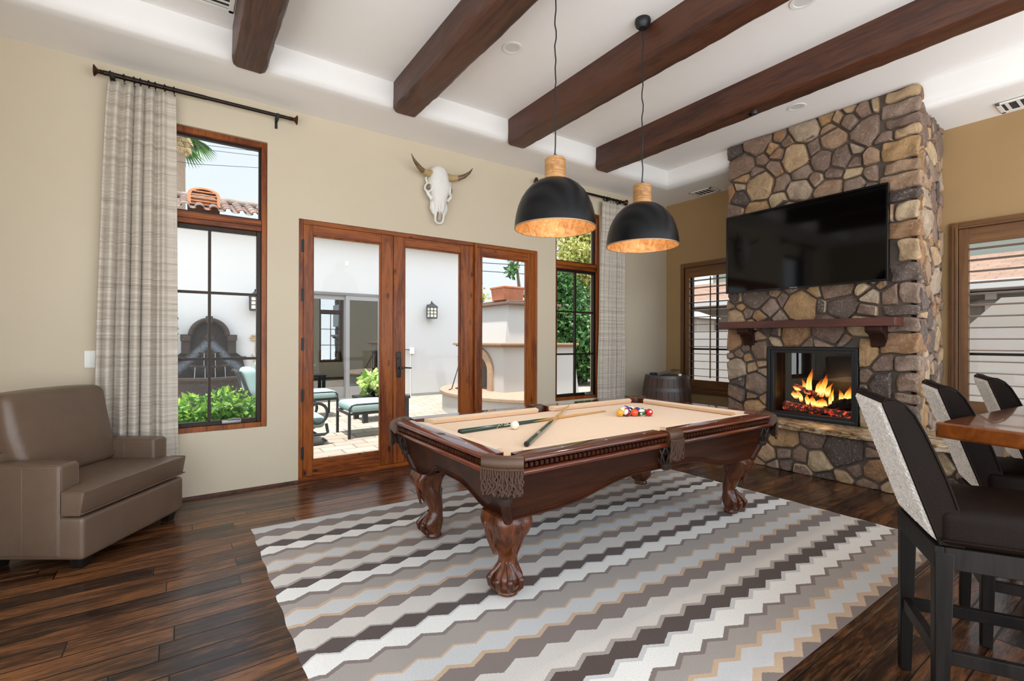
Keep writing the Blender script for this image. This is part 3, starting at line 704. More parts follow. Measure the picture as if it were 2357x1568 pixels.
log((5.72, 2.62, .62), (5.72, 1.98, .66), .05, ASH, 3); log((5.66, 2.46, .66), (5.74, 2.02, .74), .045, ASH, 4); log((5.64, 2.20, .64), (5.60, 1.98, .70), .05, ASH, 5)
log((5.70, 2.60, .82), (5.66, 2.36, .745), .026, LOGE, 6); log((5.58, 2.50, .60), (5.72, 2.38, .74), .022, BARKB, 7); log((5.58, 2.24, .60), (5.72, 2.28, .74), .022, BARKB, 8); log((5.57, 2.12, .60), (5.70, 2.16, .72), .022, BARKB, 9)
eb = MB()
for k in range(150):
    p = (random.uniform(5.48, 5.80), random.uniform(1.99, 2.66), .522); eb.sphere(p, random.uniform(.006, .014), 6, 4)
tag(eb.build('ember_bed', plain('ash_gravel', '#4d4843', .8, var=.6, vscale=80), lg), kind='stuff')
def m_flame():
    t = NT('flame'); co = t.coord('Generated'); z = t.sep(co)[2]; n = t.noise(t.mapping(co, (2.2, 2.2, 1)), 3, 4, .6, 1.0)
    f = t.math('ADD', z, t.math('MULTIPLY', t.math('SUBTRACT', n, .5), .5))
    col = t.ramp(f, [(.0, C('#ff7a1c')), (.22, C('#ffd98a')), (.5, C('#ffc04a')), (.75, C('#ff7d1e')), (1, C('#d8320c'))])
    st = t.ramp(f, [(0, (.5, .5, .5)), (.25, (1, 1, 1)), (.6, (.75, .75, .75)), (1, (.25, .25, .25))])
    t.t.nodes.remove(t.b)
    lw = t.n('LayerWeight', {0: .5}).outputs[1]
    al = t.math('MULTIPLY', t.math('SUBTRACT', 1.0, t.math('POWER', lw, 2.0)), t.ramp(f, [(.3, (.95, .95, .95)), (.95, (.25, .25, .25))]))
    em = t.n('Emission', {0: col, 1: t.math('MULTIPLY', st, 1.35)}); tr = t.n('BsdfTransparent')
    mx = t.n('MixShader', {0: al, 1: tr.outputs[0], 2: em.outputs[0]}); t.set(t.out.inputs[0], mx.outputs[0]); return t.m
FLAME = m_flame()
def flame(y, x, z, h, w, lean, seed):
    if h < .13: h *= 1.55; w *= 1.45; z -= .02
    q = random.Random(seed); rings = []; n = 14; a1, a2 = q.uniform(0, 6), q.uniform(0, 6)
    for k in range(n+1):
        f = k/n; rad = w*(math.sin(PI*min(1, f*.92+.10))**.9)*(1-f*.55)*(1+.12*math.sin(f*9+a1)) + .0006
        cy = y+lean*f*f*h+.12*w*math.sin(f*7+a2)*2*f; cz = z+h*f
        rings.append([(x+.35*rad*math.cos(2*PI*j/12), cy+rad*math.sin(2*PI*j/12), cz) for j in range(12)])
    MB().loft(rings).build('flame', FLAME, lg, angle=80)
for i, a in enumerate([(2.435, 5.66, .735, .30, .040, -.1, 1), (2.47, 5.68, .74, .17, .035, .35, 2), (2.36, 5.67, .73, .19, .03, -.3, 3), (2.305, 5.65, .72, .26, .044, -.25, 4), (2.26, 5.67, .72, .17, .034, -.35, 5), (2.21, 5.65, .66, .18, .025, -.1, 6),
                       (2.12, 5.66, .69, .10, .022, .1, 7), (2.08, 5.68, .70, .12, .026, -.2, 8), (2.03, 5.68, .70, .14, .04, -.1, 9), (2.00, 5.66, .69, .09, .035, 0, 10), (2.50, 5.63, .67, .10, .022, .4, 11), (2.42, 5.60, .64, .09, .020, .1, 12),
                       (2.36, 5.60, .635, .08, .03, .2, 13), (2.31, 5.60, .63, .07, .035, -.2, 14), (2.26, 5.60, .635, .07, .03, .2, 15), (2.205, 5.60, .64, .14, .022, -.1, 16), (2.56, 5.64, .70, .06, .03, .5, 17), (2.53, 5.62, .79, .04, .03, .8, 18)]): flame(*a)
fl = bpy.data.lights.new('firelight', 'POINT'); fl.energy = 1.6; fl.color = (1, .5, .2); fl.shadow_soft_size = .08
flo = bpy.data.objects.new('firelight', fl); COL.objects.link(flo); flo.location = (5.62, 2.3, .85)

# ============================================================ TELEVISION
tv = thing('television', 'large black flat television on the stone chimney', 'television', (5.34, 2.405, 1.88))
TX = 5.30
MB().rbox(TX, TX+.055, 1.615, 3.188, 1.878, 2.778, r=.006, div=1).build('tv_body', BLACKG, tv)
frame_y(MB(), 1.615, 3.188, 1.878, 2.778, .016, TX-.006, TX+.004).build('bezel', plain('piano_black', '#08090a', .2), tv, bevel=.002)
MB().box(TX-.002, TX, 1.632, 3.171, 1.895, 2.761).build('screen', plain('black_screen', '#020203', .07, spec=.35), tv, smooth=False)
text_mesh('SAMSUNG', .017, lambda u, v: (TX-.0068, 2.43-u, 1.886+v), 'maker_lettering', plain('silver_lettering', '#b9bcc0', .4), tv)
MB().box(TX+.055, XF, 2.1, 2.7, 2.1, 2.55).build('wall_mount', BLACK, tv)

# ============================================================ RUG
def rug_map(u, v, z):
    k = (v-.93)/2.83; return (u, v-.055*(u-.405)*k, z)
rb = MB(); nu, nv = 90, 70; top = []
for j in range(nv+1):
    row = []
    for i in range(nu+1):
        u = .405+3.732*i/nu; v = .93+2.83*j/nv
        e = min(i, nu-i, j, nv-j)
        row.append((u+(.004*math.sin(v*23)) if i in (0, nu) else u, v, .011+.0015*math.sin(u*9+v*5) if e > 0 else .001))
    top.append(row)
uvs = {}
for j in range(nv):
    for i in range(nu): pass
vs = [p for r in top for p in r]; fs = [(j*(nu+1)+i, j*(nu+1)+i+1, (j+1)*(nu+1)+i+1, (j+1)*(nu+1)+i) for j in range(nv) for i in range(nu)]
me = bpy.data.meshes.new('area_rug'); me.from_pydata([rug_map(*p) for p in vs], [], fs); lay = me.uv_layers.new(name='UVMap')
for l in me.loops: lay.data[l.index].uv = (vs[l.vertex_index][0], vs[l.vertex_index][1])
me.shade_smooth(); me.materials.append(RUG); rug = bpy.data.objects.new('area_rug', me); COL.objects.link(rug)
tag(rug, 'large wool rug of brown, cream and grey zigzag stripes under the pool table', 'rug')

# ============================================================ POOL TABLE
TX0, TX1, TY0, TY1, TZ = 1.17, 3.69, 1.78, 3.18, .778
TCX, TCY = (TX0+TX1)/2, (TY0+TY1)/2
pt = thing('pool_table', 'carved cherry pool table with camel cloth and fringed pockets', 'pool table', (TCX, TCY, 0))
BZ = .738; NO = .185                                   # bed height, nose offset from outer edge
# bed cloth with notched corners
a, b_, c, d = TX0+NO-.05, TX1-NO+.05, TY0+NO-.05, TY1-NO+.05; k = .10
MB().prism([(a+k, c), (TCX-.06, c), (TCX+.06, c), (b_-k, c), (b_, c+k), (b_, d-k), (b_-k, d), (a+k, d), (a, d-k), (a, c+k)], lambda u, v, e: (u, v, e), BZ-.03, BZ).build('bed_cloth', FELT, pt, smooth=False)
# rails: profile swept along each side; o = distance in from outer edge
railp = [(.004, .756), (.0, .764), (.003, .772), (.012, TZ), (.118, TZ), (.118, .70), (.022, .70), (.022, .752)]
lipp = [(.012, .690), (.004, .696), (.002, .706), (.008, .715), (.02, .719), (.05, .719), (.05, .690)]
cushp = [(.1185, TZ-.001), (.150, TZ-.002), (NO, .770), (NO-.004, .762), (.165, .742), (.1185, .742)]
fasc = [(.022, .757), (.022, .714), (.05, .714), (.05, .757)]
def side_fn(sd):
    if sd == 'S': return lambda s, o, z: (s, TY0+o, z)
    if sd == 'N': return lambda s, o, z: (s, TY1-o, z)
    if sd == 'W': return lambda s, o, z: (TX0+o, s, z)
    return lambda s, o, z: (TX1-o, s, z)
def sweep(b, prof, fn, s0, s1, m0=0., m1=0., o0=0.):
    b.loft([[fn(s0+m0*(o-o0), o, z) for o, z in prof], [fn(s1+m1*(o-o0), o, z) for o, z in prof]])
PK = .142; SP = .062
segs = [('S', TX0+PK, TCX-SP, 1, 0), ('S', TCX+SP, TX1-PK, 0, 1), ('N', TX0+PK, TCX-SP, 1, 0), ('N', TCX+SP, TX1-PK, 0, 1), ('W', TY0+PK, TY1-PK, 1, 1), ('E', TY0+PK, TY1-PK, 1, 1)]
SIGHT = plain('pearl_inlay', '#e8e2d4', .25)
for sd, s0, s1, ca, cb_ in segs:
    fn = side_fn(sd); wood_m = CHERRY if sd in 'SN' else CHERRYY
    rb = MB(); sweep(rb, railp, fn, s0, s1); sweep(rb, fasc, fn, s0, s1); sweep(rb, lipp, fn, s0-.02 if ca else s0, s1+.02 if cb_ else s1)
    rail = rb.build('rail', wood_m, pt, bevel=.002, angle=50)
    cb2 = MB(); sweep(cb2, cushp, fn, s0+(.075 if ca else .006), s1-(.075 if cb_ else .006), .6 if ca else .3, -.6 if cb_ else -.3, .118); cb2.build('cushion', FELT, pt, angle=50)
    dm = MB(); n = int((s1-s0)/.031)
    for i in range(n):
        q = s0+(s1-s0)*(i+.5)/n; hw = .0105
        dm.loft([[fn(q-hw, .016, z0), fn(q+hw, .016, z0), fn(q+hw*.8, .008, z0), fn(q-hw*.8, .008, z0)] if kk in (1, 2) else [fn(q-hw, .022, z0), fn(q+hw, .022, z0), fn(q+hw*.8, .021, z0), fn(q-hw*.8, .021, z0)] for kk, z0 in ((0, .721), (1, .727), (2, .746), (3, .752))])
    sweep(dm, [(.022, .7525), (.012, .7525), (.010, .756), (.022, .7565)], fn, s0, s1)
    dm.build('dentil_molding', CHERRYD, rail, angle=25)
    for i in range(3):
        q = s0+(s1-s0)*(i+1)/4 if sd in 'WE' else (s0+(s1-s0)*(i+.9)/3.35 if ca else s0+(s1-s0)*(i+.45)/3.35); e = .012
        MB().add([fn(q-e, .066, TZ+.0006), fn(q, .060, TZ+.0006), fn(q+e, .066, TZ+.0006), fn(q, .072, TZ+.0006)], [(0, 1, 2, 3)]).build('rail_sight', SIGHT, rail, smooth=False)
    if sd == 'W':
        nb = MB(); q = TCY+.02
        nb.add([fn(q-.045, .058, TZ+.0006), fn(q, .045, TZ+.0006), fn(q+.045, .058, TZ+.0006), fn(q+.02, .063, TZ+.0006), fn(q+.045, .075, TZ+.0006), fn(q, .09, TZ+.0006), fn(q-.045, .075, TZ+.0006), fn(q-.02, .063, TZ+.0006)], [tuple(range(8))])
        nb.build('rail_nameplate', BLACK, rail, smooth=False)
# cabinet with scalloped lower edge
IT, IB = .052, .145; ZT = .692
def low(f):            # lower edge height along the side, f in 0..1
    g = min(f, 1-f)
    if g < .13: return .436
    if g < .20: return .436+.014*(g-.13)/.07
    return .450+.085*math.sin(PI/2*min(1, (g-.20)/.20))**1.3
corn = lambda o: [(TX0+o, TY0+o), (TX1-o, TY0+o), (TX1-o, TY1-o), (TX0+o, TY1-o)]
cab = MB(); mold = MB(); n = 48; A, B = corn(IT), corn(IB)
for i in range(4):
    j = (i+1) % 4; topr = []; bot = []; inn = []; tin = []; path = []; path2 = []
    ctr = Vector((TCX, TCY, 0))
    for q in range(n+1):
        f = q/n; zl = low(f)
        T = Vector((A[i][0]+(A[j][0]-A[i][0])*f, A[i][1]+(A[j][1]-A[i][1])*f, ZT)); Bp = Vector((B[i][0]+(B[j][0]-B[i][0])*f, B[i][1]+(B[j][1]-B[i][1])*f, .436))
        g = (zl-.436)/(ZT-.436); P = Bp+(T-Bp)*g; nrm = Vector(((A[i][0]+A[j][0])/2-TCX, (A[i][1]+A[j][1])/2-TCY, 0)).normalized()
        topr.append(T); bot.append(P); inn.append(P-nrm*.03); tin.append(T-nrm*.03)
        path.append(P+nrm*.003+Vector((0, 0, .004))); path2.append(P+(T-Bp)*.10+nrm*.001)
    cab.loft([topr, bot, inn, tin, topr], cap=False, closed=False)
    mold.tube(path, .0075, 6); mold.tube(path2[3:-3], .004, 6)
for i in range(4):
    mold.tube([(A[i][0], A[i][1], ZT), (B[i][0], B[i][1], .436)], [.024, .026], 10)
cab.box(TX0+.06, TX1-.06, TY0+.06, TY1-.06, .68, .70)
cabo = cab.build('cabinet', CHERRYD, pt, angle=40)
mold.build('scalloped_molding', CHERRYD, cabo, angle=50)
# claw-and-ball legs
def table_leg(fx, fy, ox, oy):
    d = Vector((ox, oy, 0)).normalized(); pd = Vector((-d.y, d.x, 0)); b = MB(); rings = []
    sec = [(.452, .030, .125, .125, 0), (.436, .034, .128, .128, 0), (.415, .05, .118, .132, .5), (.385, .055, .108, .124, 1), (.35, .048, .094, .108, 1), (.31, .032, .080, .088, .9), (.27, .014, .068, .070, .6), (.23, -.002, .057, .057, .3), (.195, -.012, .049, .049, .1),
           (.17, -.010, .050, .052, 0), (.15, 0.0, .060, .064, 0), (.125, .012, .074, .076, .2), (.10, .018, .078, .080, .2), (.078, .016, .070, .072, 0), (.06, .010, .060, .062, 0), (.045, .006, .052, .053, 0), (.034, .004, .050, .051, 0), (.03, .004, .056, .057, 0), (.016, .004, .056, .057, 0), (.012, .004, .050, .051, 0)]
    N = 40
    for z, off, ra, rp, carve in sec:
        R = []
        for k in range(N):
            th = 2*PI*k/N; ca, sa = math.cos(th), math.sin(th)
            sq = 1/(abs(ca)**3.2+abs(sa)**3.2)**(1/3.2) if z > .3 else 1.0
            rot = th
            m = 1.0
            if carve: m += .05*carve*math.sin(th*9)*(0.4+.6*abs(sa))
            if .05 < z < .15: m += .07*math.cos(th*4)
            v = d*(off+ra*ca*sq*m*.92)+pd*(rp*sa*sq*m)
            if z > .33:   # square the knee to the table corner
                c45 = math.cos(PI/4); u2 = (ca*c45-sa*c45); v2 = (ca*c45+sa*c45); s2 = 1/max(abs(u2), abs(v2)); s2 = min(s2, 1.28)
                v = d*(off+ra*.80*ca*s2*m)+pd*(rp*.80*sa*s2*m)
            R.append((fx+v.x, fy+v.y, z))
        rings.append(R)
    leg = b.loft(rings).build('leg', CARVED, pt, angle=70)
    cl = MB()
    for a in (-1.15, -.38, .38, 1.15):
        dd = d*math.cos(a)+pd*math.sin(a); P = []
        for r_, z in ((.030, .175), (.052, .150), (.078, .128), (.092, .102), (.088, .074), (.070, .050), (.060, .036)):
            q = Vector((fx, fy, 0))+d*.012+dd*r_; P.append((q.x, q.y, z))
        cl.tube(P, [.010, .013, .015, .017, .014, .009, .003], 8)
        q = Vector((fx, fy, 0))+d*.012+dd*.090; cl.sphere((q.x, q.y, .108), .019, 10, 8)
    cl.build('claw', CARVED, leg)
    sc = MB()
    for s_ in (-1, 1):       # carved scrolls and acanthus fronds on the knee
        e = (d*.35+pd*s_).normalized(); cpt = Vector((fx, fy, .395))+d*.05+e*.098
        P = [tuple(cpt+Vector((0, 0, .022*math.cos(t_)*(1-t_/14)))+(d*.6+e*.2)*(.022*math.sin(t_)*(1-t_/14))) for t_ in [k*.6 for k in range(20)]]
        sc.tube(P, .006, 6)
        for q in range(4):
            f = q/3; s0 = Vector((fx, fy, .405-.01*q))+d*(.05+.02*f)+e*(.103-.035*f); s1 = Vector((fx, fy, .235-.0*q))+d*(.02+.05*(1-abs(f-.5)))+e*(.062-.03*f)
            mid = (s0+s1)/2+(d*.3+e)*.006; sc.tube([tuple(s0), tuple((s0+mid)/2+(d*.2+e)*.004), tuple(mid), tuple((mid+s1)/2), tuple(s1)], [.006, .010, .010, .007, .002], 6)
    sc.build('acanthus_carving', CARVED, leg)
for fx, ox in ((1.395, -1), (3.465, 1)):
    for fy, oy in ((2.045, -1), (2.915, 1)): table_leg(fx, fy, ox, oy)
# pockets
def pocket(cx, cy, dx, dy, corner):
    d = Vector((dx, dy, 0)).normalized(); pd = Vector((-d.y, d.x, 0)); ctr = Vector((cx, cy, 0))
    hw = .101 if corner else .064; out = .040 if corner else .050; ri = .060 if corner else .052
    W2 = lambda s, o, z: tuple(ctr+pd*s+d*o+Vector((0, 0, z)))
    cap = MB(); nn = 16; R0, R1 = [], []
    rings = []
    for k in range(nn+1):
        f = -1+2*k/nn; a_ = f*PI/2
        so, oo = hw*f, out+(.020 if corner else .012)*(1-f*f); si = ri*math.sin(a_); oi = ri*math.cos(a_)*.72-.035+(-.01 if corner else .0)
        rings.append([W2(so, oo-.006, .722), W2(so, oo+.004, .735), W2(so, oo+.006, .757), W2(so, oo+.001, .774), W2(so*.98, oo-.010, TZ+.006), W2((so+si)/2, (oo+oi)/2, TZ+.008), W2(si, oi+.006, TZ+.003), W2(si, oi, .765), W2(si*.92, oi*.9, .68), W2(si, oi+.01, .675), W2(so*.9, oo-.02, .70)])
    cap.loft(rings); pk = cap.build('pocket', PLEATHER, pt, angle=60)
    hole = MB(); rg = []
    for rr, z in ((ri*1.0, .737), (ri*.95, .68), (ri*.75, .63), (.001, .625)):
        rg.append([W2(rr*math.sin(t_), rr*.75*math.cos(t_)-.033, z) for t_ in [2*PI*k/20 for k in range(20)]])
    hole.loft(rg, cap=False).build('pocket_well', plain('pocket_dark', '#1b100a', .8), pk)
    fr = MB(); q = random.Random(int(cx*100+cy*10)); cnt = 17 if corner else 11
    for row in (0, 1):
        for i in range(cnt):
            f = -1+2*(i+.5*(row+.5))/cnt
            if f > 1: continue
            so, oo = hw*f*.985, out+(.020 if corner else .012)*(1-f*f)+.010-.007*row; L = .118+q.uniform(-.012, .008)
            P = [W2(so+q.uniform(-.002, .002)*z_, oo-.004*z_/4, .728-L*z_/8) for z_ in range(9)]
            fr.tube(P, [.0042, .0052, .0046, .0054, .0046, .0054, .0046, .0054, .0035], 6)
    P = [W2(hw*f, out+(.020 if corner else .012)*(1-f*f)+.008, .731) for f in [-1+2*k/24 for k in range(25)]]
    fr.tube(P, .0055, 6); fr.build('fringe', FRINGE, pk)
    nt = MB()
    for k in range(8):
        t_ = 2*PI*k/8; P = []
        for rr, z, tw in ((.058, .69, 0), (.062, .655, .25), (.058, .62, .5), (.045, .59, .6), (.028, .572, .6)): P.append(W2(rr*math.sin(t_+tw), rr*.85*math.cos(t_+tw)-.03, z))
        nt.tube(P, .007, 6); P2 = [W2(r_*math.sin(t_-tw), r_*.85*math.cos(t_-tw)-.03, z) for r_, z, tw in ((.058, .69, 0), (.062, .655, .25), (.058, .62, .5), (.045, .59, .6), (.028, .572, .6))]; nt.tube(P2, .007, 6)
    c0 = W2(0, -.03, 0)
    nt.lathe(c0, [(.0, .535), (.026, .537), (.034, .55), (.036, .572), (.03, .58), (.0, .582)], 16)
    nt.build('pocket_net', plain('dark_pocket_leather', '#2a1a10', .5), pk)
for x, dx in ((TX0+.075, -1), (TX1-.075, 1)):
    for y, dy in ((TY0+.075, -1), (TY1-.075, 1)): pocket(x, y, dx, dy, True)
pocket(TCX, TY0+.045, 0, -1, False); pocket(TCX, TY1-.045, 0, 1, False)

# ------------------------------------------------------------ cues and balls
def m_cue():
    t = NT('cue_green_butt'); co = t.coord(); t.p(color=C('#16382b'), rough=.18, coat=.5); return t.m
GREENB = m_cue(); MAPLE = wood('cue_maple', '#e2bd84', '#d0a566', '#b98b4e', 'X', .3, .3, grain=.5, bump=.02); INK = plain('cream_lettering', '#e7e0c8', .5)
def cue(p0, p1, label, txt, side, tsize, tpos):
    a, b = Vector(p0), Vector(p1); L = (b-a).length; x = (b-a).normalized(); y = Vector((0, 0, 1)).cross(x).normalized(); z = x.cross(y)
    t = thing('pool_cue', label, 'pool cue', p0, group='pool cues on the table')
    W3 = lambda u, v, w_: tuple(a+x*u+y*v+z*w_)
    def seg(name, m, prof, par):
        return MB().loft([[W3(u, r*math.cos(k*PI/8), r*math.sin(k*PI/8)) for k in range(16)] for u, r in prof]).build(name, m, par)
    bt = seg('butt', GREENB, [(.012, .0150), (.016, .0153), (.30, .0138), (.62, .0118)], t)
    seg('bumper', BLACK, [(0, .0125), (.003, .0148), (.014, .0151)], bt)
    seg('shaft', MAPLE, [(.62, .0118), (.74, .0108), (L-.03, .0066), (L-.012, .0065)], t)
    pts = MB()
    for k in range(4):
        th = PI/4+k*PI/2; rows = []
        for f in [i/8 for i in range(9)]:
            u = .62+.16*f; r = .0121-.0009*f; hw = .75*(1-f)+.002
            rows.append([W3(u, r*math.cos(th+s_*hw), r*math.sin(th+s_*hw)) for s_ in (-1, -.5, 0, .5, 1)])
        pts.loft(rows, cap=False, closed=False)
    pts.build('forearm_points', GREENB, bt)
    seg('tip', plain('cue_tip', '#e9e4d8', .6), [(L-.012, .0066), (L-.003, .0066), (L, .004)], t)
    ang = side
    def wrap(u, v):
        r = .0149-.0035*(tpos+u)/.62+.0009; th = ang+v/r; return W3(tpos+u, -r*math.cos(th), r*math.sin(th))
    text_mesh(txt, tsize, wrap, 'maker_lettering', INK, bt)
CZ = BZ+.0155
cue((1.415, 2.612, CZ), (2.862, 2.765, CZ-.0085), 'pool cue lying flat, its lettered green butt behind the cue ball', 'JAMESON', .75, .036, .37)
cue((1.548, 2.09, CZ), (2.735, 3.065, CZ+.018), 'pool cue crossing over the other one, butt towards the near rail', 'JAMESON', 1.0, .02, .28)
def m_ball(name, colr, stripe, num):
    t = NT(name); co = t.coord(); x, y, z = t.sep(co)[:3]; R = .0286
    base = C(colr); white = C('#f2ecdf')
    col = base
    if stripe: col = t.mix(t.math('GREATER_THAN', t.math('ABSOLUTE', z), R*.52), base, white)
    if num:
        d2 = t.math('ADD', t.math('POWER', y, 2), t.math('POWER', z, 2)); col = t.mix(t.math('MULTIPLY', t.math('LESS_THAN', d2, (.0082)**2), t.math('GREATER_THAN', x, 0)), col, white)
    t.p(color=col, rough=.08, coat=.4); return t.m
def ball(name, x, y, colr, stripe, num, aim, roll, label, group):
    R = .0286; o = MB().sphere((0, 0, 0), R, 28, 18).build(name, m_ball('ball_'+label.split()[0], colr, stripe, num), None, angle=180, local=True)
    o.location = (x, y, BZ+R)
    xa = Vector(aim).normalized(); za = Vector(roll); za = (za-xa*za.dot(xa)).normalized(); ya = za.cross(xa)
    o.rotation_euler = Matrix((xa, ya, za)).transposed().to_euler()
    tag(o, label, 'billiard ball', group)
    if num:
        bpy.context.view_layer.update(); MW[o.name] = Matrix.Identity(4)
        def sp(u, v):
            q = Vector((R, u, v)).normalized()*(R+.0002); return tuple(q)
        text_mesh(str(num), .0095, sp, 'ball_number', BLACK, o)
ball('cue_ball', 1.794, 2.548, '#efe9d8', False, 0, (1, 0, 0), (0, 0, 1), 'plain ivory cue ball in front of the lettered cue', None)
u_ = Vector((.877, -.48)); v_ = Vector((.48, .877)); C0 = Vector((2.865, 2.47)); D = .0578
rack = [[('#e0a32a', 0, 1, 'yellow solid ball at the left end of the front row'), ('#7e1322', 1, 15, 'maroon striped ball, second in the front row'), ('#e8501c', 0, 5, 'orange solid ball in the middle of the front row'), ('#0f5a36', 1, 14, 'green striped ball, fourth in the front row'), ('#c8141c', 0, 3, 'red solid ball at the right end of the front row')],
        [('#4a3a8c', 1, 12, 'purple striped ball behind the yellow solid ball'), ('#1f3a9c', 1, 10, 'blue striped ball behind the maroon striped ball'), ('#7a1424', 0, 7, 'maroon solid ball behind the orange solid ball'), ('#126a40', 0, 6, 'green solid ball behind the red ball')],
        [('#e2b43a', 1, 9, 'yellow striped ball in the third row of the rack'), ('#101010', 0, 8, 'black ball in the centre of the rack'), ('#1c3f94', 0, 2, 'blue solid ball in the third row of the rack')],
        [('#c92a2a', 1, 11, 'red striped ball in the fourth row of the rack'), ('#e06a2a', 1, 13, 'orange striped ball in the fourth row of the rack')], [('#5a3c8a', 0, 4, 'purple solid ball at the far tip of the rack')]]
rq = random.Random(4)
for j, row in enumerate(rack):
    for i, (colr, st, num, lab) in enumerate(row):
        p = C0+u_*((i-(len(row)-1)/2)*D)+v_*(j*D*.866)
        tocam = Vector((-p.x, -p.y, .55)).normalized(); aim = Vector((rq.uniform(-1, 1), rq.uniform(-1, 1), rq.uniform(-.6, 1))); rl = Vector((rq.uniform(-1, 1), rq.uniform(-.4, .4), .9))
        if num == 3: aim = tocam+Vector((.30, -.45, .35))
        if num == 14: aim = tocam+Vector((-.1, .1, -.35)); rl = Vector((.1, .2, 1))
        if num == 15: rl = Vector((.75, -.45, -.55)); aim = Vector((.3, 1, .2))
        if num in (1, 5): aim = -tocam
        ball('billiard_ball', p.x, p.y, colr, st, num, aim, rl, lab, 'racked billiard balls')

# ============================================================ PENDANT LAMPS
def pendant(x, y, zr, label, swing):
    t = thing('pendant_lamp', label, 'pendant lamp', (x, y, zr), group='black dome pendant lamps')
    MB().lathe((x, y, ZC), [(.0, 0), (.055, 0), (.058, -.02), (.05, -.045), (.03, -.065), (.0, -.068)], 20).build('ceiling_canopy', BLACK, t)
    zt = zr+.443
    P = [(x+swing*.006*math.sin(k*1.9)*math.sin(PI*k/24), y+.004*math.sin(k*1.3+1), ZC-.06-(ZC-.06-zt-.03)*k/24) for k in range(25)]
    MB().tube(P, .0042, 8).build('cord', BLACK, t)
    MB().tube([(x+.010*math.cos(a), y, zt+.018+.014*math.sin(a)) for a in [k*PI/8 for k in range(17)]], .003, 6).build('hook', BLACK, t)
    nk = [(.0, 0), (.060, 0), (.066, -.006), (.066, -.016), (.063, -.019), (.066, -.022), (.066, -.085), (.063, -.089), (.066, -.093), (.066, -.102), (.063, -.105), (.066, -.109), (.066, -.137), (.0, -.137)]
    MB().lathe((x, y, zt), nk, 32).build('wooden_neck', MANGO, t, angle=30)
    dome = [(.064, .309), (.085, .305), (.12, .290), (.155, .265), (.188, .229), (.214, .187), (.234, .140), (.247, .09), (.254, .045), (.257, 0)]
    MB().lathe((x, y, zr), dome, 64, cap=False).build('dome_shade', SHADE, t, angle=80)
    inner = [(.0, .292)]+[(r-.006, z-.004) for r, z in dome[1:-1]]+[(.252, .0)]
    MB().lathe((x, y, zr), inner, 64, cap=False).build('shade_lining', COPPER, t, angle=80)
    MB().lathe((x, y, zr), [(.2515, -.001), (.2575, -.001), (.2585, .003), (.2575, .006)], 64, cap=False).build('rim', plain('copper_rim', '#a98a6c', .4, .5), t)
    MB().lathe((x, y, zr+.29), [(.02, 0), (.02, -.06), (.016, -.062)], 16).build('bulb_socket', BLACK, t)
    MB().lathe((x, y, zr+.23), [(.014, .0), (.02, -.02), (.032, -.05), (.03, -.075), (.015, -.092), (.0, -.095)], 16).build('bulb', emissive('warm_bulb', '#ffcf94', 3), t)
    q = bpy.data.lights.new('pendant_downlight', 'SPOT'); q.energy = 8; q.color = (1, .90, .78); q.spot_size = math.radians(125); q.spot_blend = .5; q.shadow_soft_size = .05
    qo = bpy.data.objects.new('pendant_downlight', q); COL.objects.link(qo); qo.location = (x, y, zr+.12)
    l = bpy.data.lights.new('pendant_glow', 'POINT'); l.energy = .9; l.color = (1, .80, .58); l.shadow_soft_size = .035
    lo = bpy.data.objects.new('pendant_glow', l); COL.objects.link(lo); lo.location = (x, y, zr+.12)
pendant(1.94, 2.32, 2.027, 'black dome pendant lamp over the table, the left and nearer one', 1); pendant(2.75, 2.305, 2.006, 'black dome pendant lamp over the table, the right and farther one', -1)
# ============================================================ CURTAINS AND RODS
def rod(x0, x1, y, z, brs, label):
    t = thing('curtain_rod', label, 'curtain rod', ((x0+x1)/2, y, z), group='dark curtain rods')
    MB().tube([(x0+.05, y, z), (x1-.05, y, z)], .0155, 12).tube([(x0+.05, y, z), ((x0+x1)/2, y, z)], .0175, 12).build('rod_tube', BRONZE, t)
    for x, s in ((x0+.06, -1), (x1-.06, 1)):
        MB().lathe((x, y, z), [(.016, 0), (.02, .006*s), (.014, .012*s), (.019, .02*s), (.014, .028*s), (.018, .04*s), (.040, .056*s), (.042, .062*s), (.02, .066*s), (.0, .067*s)], 16, 'X').build('finial', plain('bronze_finial', '#4a3222', .35, .7), t)
    for x in brs:
        b = MB().box(x-.011, x+.011, YN-.004, YN, z-.09, z+.01).box(x-.011, x+.011, y-.005, YN, z-.032, z-.022).box(x-.011, x+.011, y-.02, y+.02, z-.03, z-.014)
        b.box(x-.011, x+.011, y+.018, y+.022, z-.03, z+.012).box(x-.011, x+.011, y-.022, y-.018, z-.03, z+.012); b.build('rod_bracket', BLACK, t)
